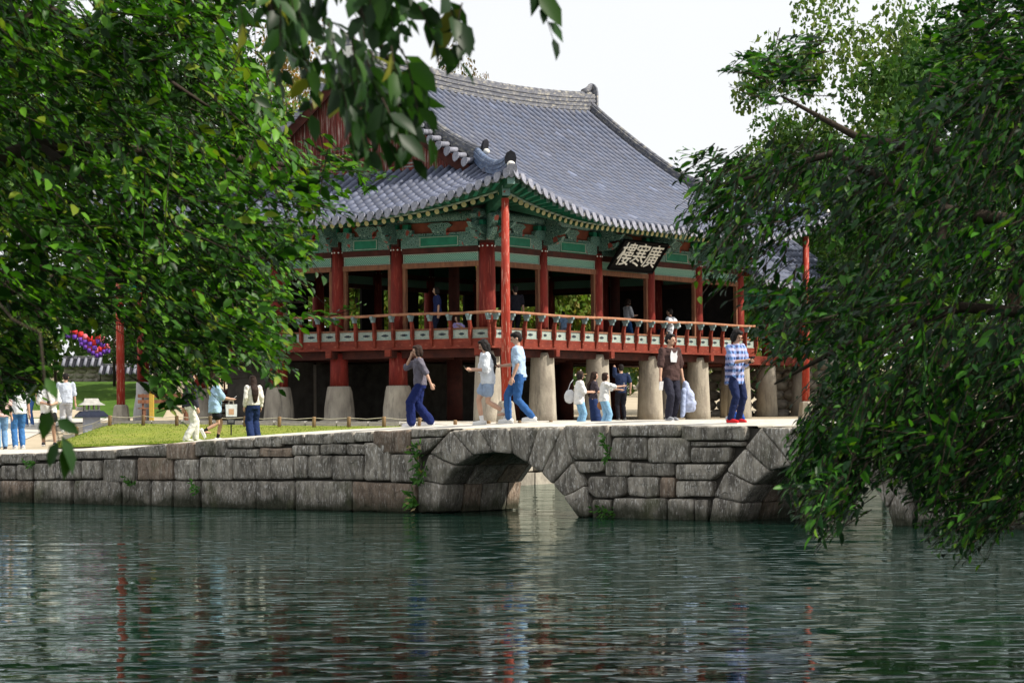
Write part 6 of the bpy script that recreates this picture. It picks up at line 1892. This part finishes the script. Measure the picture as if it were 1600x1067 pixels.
o = MB().rings([[(-.36, -.26, .84), (.36, -.26, .84), (.36, .26, .84), (-.36, .26, .84)], [(-.22, -.12, .93), (.22, -.12, .93), (.22, .12, .93), (-.22, .12, .93)], [(-.19, -.01, 1.03), (.19, -.01, 1.03), (.19, .01, 1.03), (-.19, .01, 1.03)]]).build('model_roof', M['granite'], mp_); fix_normals(o.data)
MB().bx((-.42, -.12, .69), (-.25, .12, .80)).build('model_annex', M['granite'], mp_)
# small information plate on a stake, bench, yellow post
w = at_px(361, 64.6)
sg = empty('small_sign', w, 0); tag(sg, 'small dark information plate on a stake behind the lawn', 'sign')
MB().tube([(0, 0, 0), (0, 0, .30)], .018, 6).build('stake', flat((.03, .03, .03)), sg)
MB().box((0, -.02, .36), (.20, .02, .15), Matrix.Rotation(-.35, 3, 'X')).build('plate', flat((.03, .032, .035), .5), sg)
for j in range(4): MB().box((0, -.036 + .017 * (j - 1.5) * .0 - .0, .325 + j * .024), (.14 if j else .09, .004, .006), Matrix.Rotation(-.35, 3, 'X')).build('text_line', flat((.4, .4, .4)), sg)
w = at_px(258, 72.0)
bn = empty('bench', w, .25); tag(bn, 'dark brown wooden bench beside the left rear column', 'bench')
for j in range(4): MB().bx((-.75, -.22 + j * .12, .42), (.75, -.12 + j * .12, .455)).build('seat_board', M['brown'], bn)
for sx in (-.6, .6):
    MB().bx((sx - .04, -.2, 0), (sx + .04, -.12, .415)).build('leg', M['brown'], bn); MB().bx((sx - .04, .12, 0), (sx + .04, .2, .415)).build('leg', M['brown'], bn)
    MB().bx((sx - .03, .23, .3), (sx + .03, .27, .85)).build('back_post', M['brown'], bn)
for j in range(2): MB().bx((-.75, .20, .58 + j * .16), (.75, .228, .68 + j * .16)).build('back_board', M['brown'], bn)
w = at_px(237, 70.5)
yp = empty('yellow_post', w, 0); tag(yp, 'slim ochre yellow post standing beside the bench', 'post')
MB().bx((-.06, -.06, 0), (.06, .06, .86)).build('shaft', flat((.50, .33, .06)), yp); MB().bx((-.07, -.07, .861), (.07, .07, .90)).build('cap', flat((.42, .28, .05)), yp)
# gate-like column further left with a worn stone foot
w = at_px(224, 82)
gc = empty('tapered_column', w, 0); tag(gc, 'thick red column on a worn white stone foot behind the left corner pole', 'column')
MB().lathe([(.34, -.05), (.31, .4), (.24, .9), (.22, 1.3)], n=11, jit=.04).build('stone_foot', surf('pale_worn_stone', (.46, .45, .45), (.30, .29, .29), (5, 5, 2), .9, .4), gc, True)
MB().lathe([(.20, 1.3), (.19, 2.5), (.18, 4.2)], n=12).build('shaft', M['red'], gc, True)
MB().bx((-1.2, -.12, 4.2), (1.2, .12, 4.45)).build('beam', M['greenp'], gc)
# stair porch at the rear left of the pavilion
st = empty('stair_porch', (-.683, 72.18, 0), TH); tag(st, 'dark wooden stair with railing under the left rear of the pavilion', 'stairs')
for j in range(9):
    MB().bx((3.2 + j * .0, SS + 2.6 - j * .28, ZG + .18 * j + .12), (5.2, SS + 2.9 - j * .28, ZG + .18 * j + .17)).build('tread', M['dark_red'], st)
for t in (3.15, 5.25):
    MB().tube([(t, SS + 2.7, ZG + .2), (t, SS + .2, ZG + 1.75)], .07, 6).build('stringer', M['dark_red'], st)
    MB().tube([(t, SS + 2.7, ZG + 1.0), (t, SS + .2, ZG + 2.55)], .04, 6).build('handrail', M['brown'], st)
    for j in range(5): MB().tube([(t, SS + 2.6 - j * .55, ZG + .25 + j * .35), (t, SS + 2.6 - j * .55, ZG + 1.05 + j * .35)], .03, 6).build('baluster', M['brown'], st)
# low stone back wall seen between the pillars
bw = empty('garden_wall', RX @ Vector((0, 16, 0)), TH); tag(bw, 'rough low stone wall seen under the floor between the pillars', 'wall')
bstm = []
for k in range(5):
    mb = MB(); mb.ell((0, 0, 0), (.5, .3, .5), 8, 6); me = mb.mesh('wall_stone', M['bank_stone'], True); bstm.append(me)
for r_ in range(3):
    x = 7 + .2 * r_
    while x < 20:
        w_ = rnd.uniform(.45, .9)
        o = link('wall_stone', rnd.choice(bstm), bw); o.location = (x + w_ / 2, rnd.uniform(-.06, .06), ZG + .2 + r_ * .38); o.scale = (w_ * 1.06, 1, .46)
        x += w_
gw = empty('garden_wall', RX @ Vector((TT + 8, -1, 0)), TH + PI / 2); tag(gw, 'brownish stone wall behind the right end pillars', 'wall')
for r_ in range(6):
    x = -1 + .2 * r_
    while x < 9:
        w_ = rnd.uniform(.5, .9)
        o = link('wall_stone', rnd.choice(bstm), gw); o.location = (x + w_ / 2, rnd.uniform(-.06, .06), ZG + .15 + r_ * .36); o.scale = (w_ * 1.06, 1, .44)
        x += w_
# tile-capped wall on the grassy slope
sheet('slope', M['slope_grass'], lambda a: Vector((-24 + 11.5 * a, 90.5, 0)), lambda a: Vector((-26 + 12.8 * a, 101.5, 0)), 12, 14, .05, 'grassy slope below the tile capped garden wall')
def capped_wall(pxa, pxb, d, ztop, zbot, label):
    a = Vector((unroll(pxa, 600)[0] * d, d, 0)); b = Vector((unroll(pxb, 600)[0] * d, d, 0))
    L_ = (b - a).length
    e = empty('tile_capped_wall', Vector((a.x, a.y, zbot)), 0); tag(e, label, 'wall')
    h = ztop - zbot
    MB().bx((0, 0, -.6), (L_, .5, h - .34)).build('wall_core', M['bank_stone'], e)
    for r_ in range(int((h - .34) / .2) + 1):
        x = 0
        while x < L_ - .2:
            w_ = rnd.uniform(.3, .55); w_ = min(w_, L_ - x)
            o = link('wall_stone', rnd.choice(bstm), e); o.location = (x + w_ / 2, .02, .08 + r_ * .2); o.scale = (w_, .3, .22); x += w_
    o = MB().prism([(-.25, h - .38), (.75, h - .38), (.30, h - .06), (.20, h - .06)], (L_ / 2, 0, 0), (0, 1, 0), (0, 0, 1), (1, 0, 0), L_ + .1).build('cap_roof', M['tile_bed'], e); fix_normals(o.data)
    n = int(L_ / .24)
    for k in range(n + 1):
        MB().tube([(k * L_ / n, -.27, h - .34), (k * L_ / n, .22, h - .02)], [.07, .06], 7).build('cap_tile', M['spade'], e, True)
    for j in range(2): MB().bx((-.05, .16, h - .06 + j * .07), (L_ + .05, .34, h - .003 + j * .07)).build('ridge_course', M['ridge'], e)
capped_wall(100, 156, 100.5, 4.16, 3.15, 'left higher length of tile capped garden wall')
capped_wall(158, 232, 100.2, 3.84, 3.05, 'right lower length of tile capped garden wall behind the red pole')
# festival lanterns on two wires
lp = [(107, 522, 97), (117, 524, 97), (126, 528, 97), (133, 532, 97), (141, 535, 97), (153, 531, 97), (160, 536, 97), (128, 535, 98), (134, 540, 98), (140, 545, 98), (146, 549, 98), (152, 553, 98), (157, 551, 98), (163, 547, 98), (168, 546, 98), (148, 541, 97)]
lred = flat((.72, .05, .05), .6); lvio = flat((.20, .08, .52), .6); lpk = flat((.80, .20, .26), .6)
lp = sorted(lp[:7]) + sorted(lp[7:])
ordn = ['first', 'second', 'third', 'fourth', 'fifth', 'sixth', 'seventh', 'eighth', 'ninth']
for i, (px, py, d) in enumerate(lp):
    w = pix(px, py, d)
    lo_ = empty('paper_lantern', w, 0); tag(lo_, ordn[(i - 7) if i >= 7 else i] + (' lantern from the left in the lower festival row of red and violet' if i >= 7 else ' lantern from the left in the upper festival row of red and violet'), 'lantern', 'festival lanterns above the garden wall')
    up_ = MB().lathe([(.05, .25), (.10, .23), (.105, .12), (.105, .02)], n=10).build('upper_shade', lred if i % 3 else lpk, lo_, True)
    MB().lathe([(.105, .018), (.105, -.08), (.095, -.14), (.05, -.16)], n=10).build('lower_shade', lvio, lo_, True)
    MB().tube([(0, 0, .24), (0, 0, .34)], .008, 5).build('hook', M['dark'], lo_)
for j, (d, pts) in enumerate(((97, [(88, 508), (107, 514), (126, 519), (141, 527), (160, 528), (178, 520)]), (98, [(118, 522), (134, 532), (146, 541), (157, 543), (168, 538), (178, 528)]))):
    w_ = empty('lantern_wire', pix(*pts[0], d)); tag(w_, ['upper', 'lower'][j] + ' wire carrying the festival lanterns', 'wire')
    o0 = pix(*pts[0], d)
    MB().tube([pix(x, y, d) - o0 for x, y in pts], .01, 5).build('cable', M['dark'], w_)
for j, px in enumerate((87, 179)):
    w = at_px(px, 97.5)
    lpst = empty('lantern_pole', w, 0); tag(lpst, ['left', 'right'][j] + ' pole holding the lantern wires', 'pole')
    MB().tube([(0, 0, -.1), (0, 0, pix(px, 505, 97.5).z - w.z)], .06, 8).build('shaft', M['bark'], lpst, True)
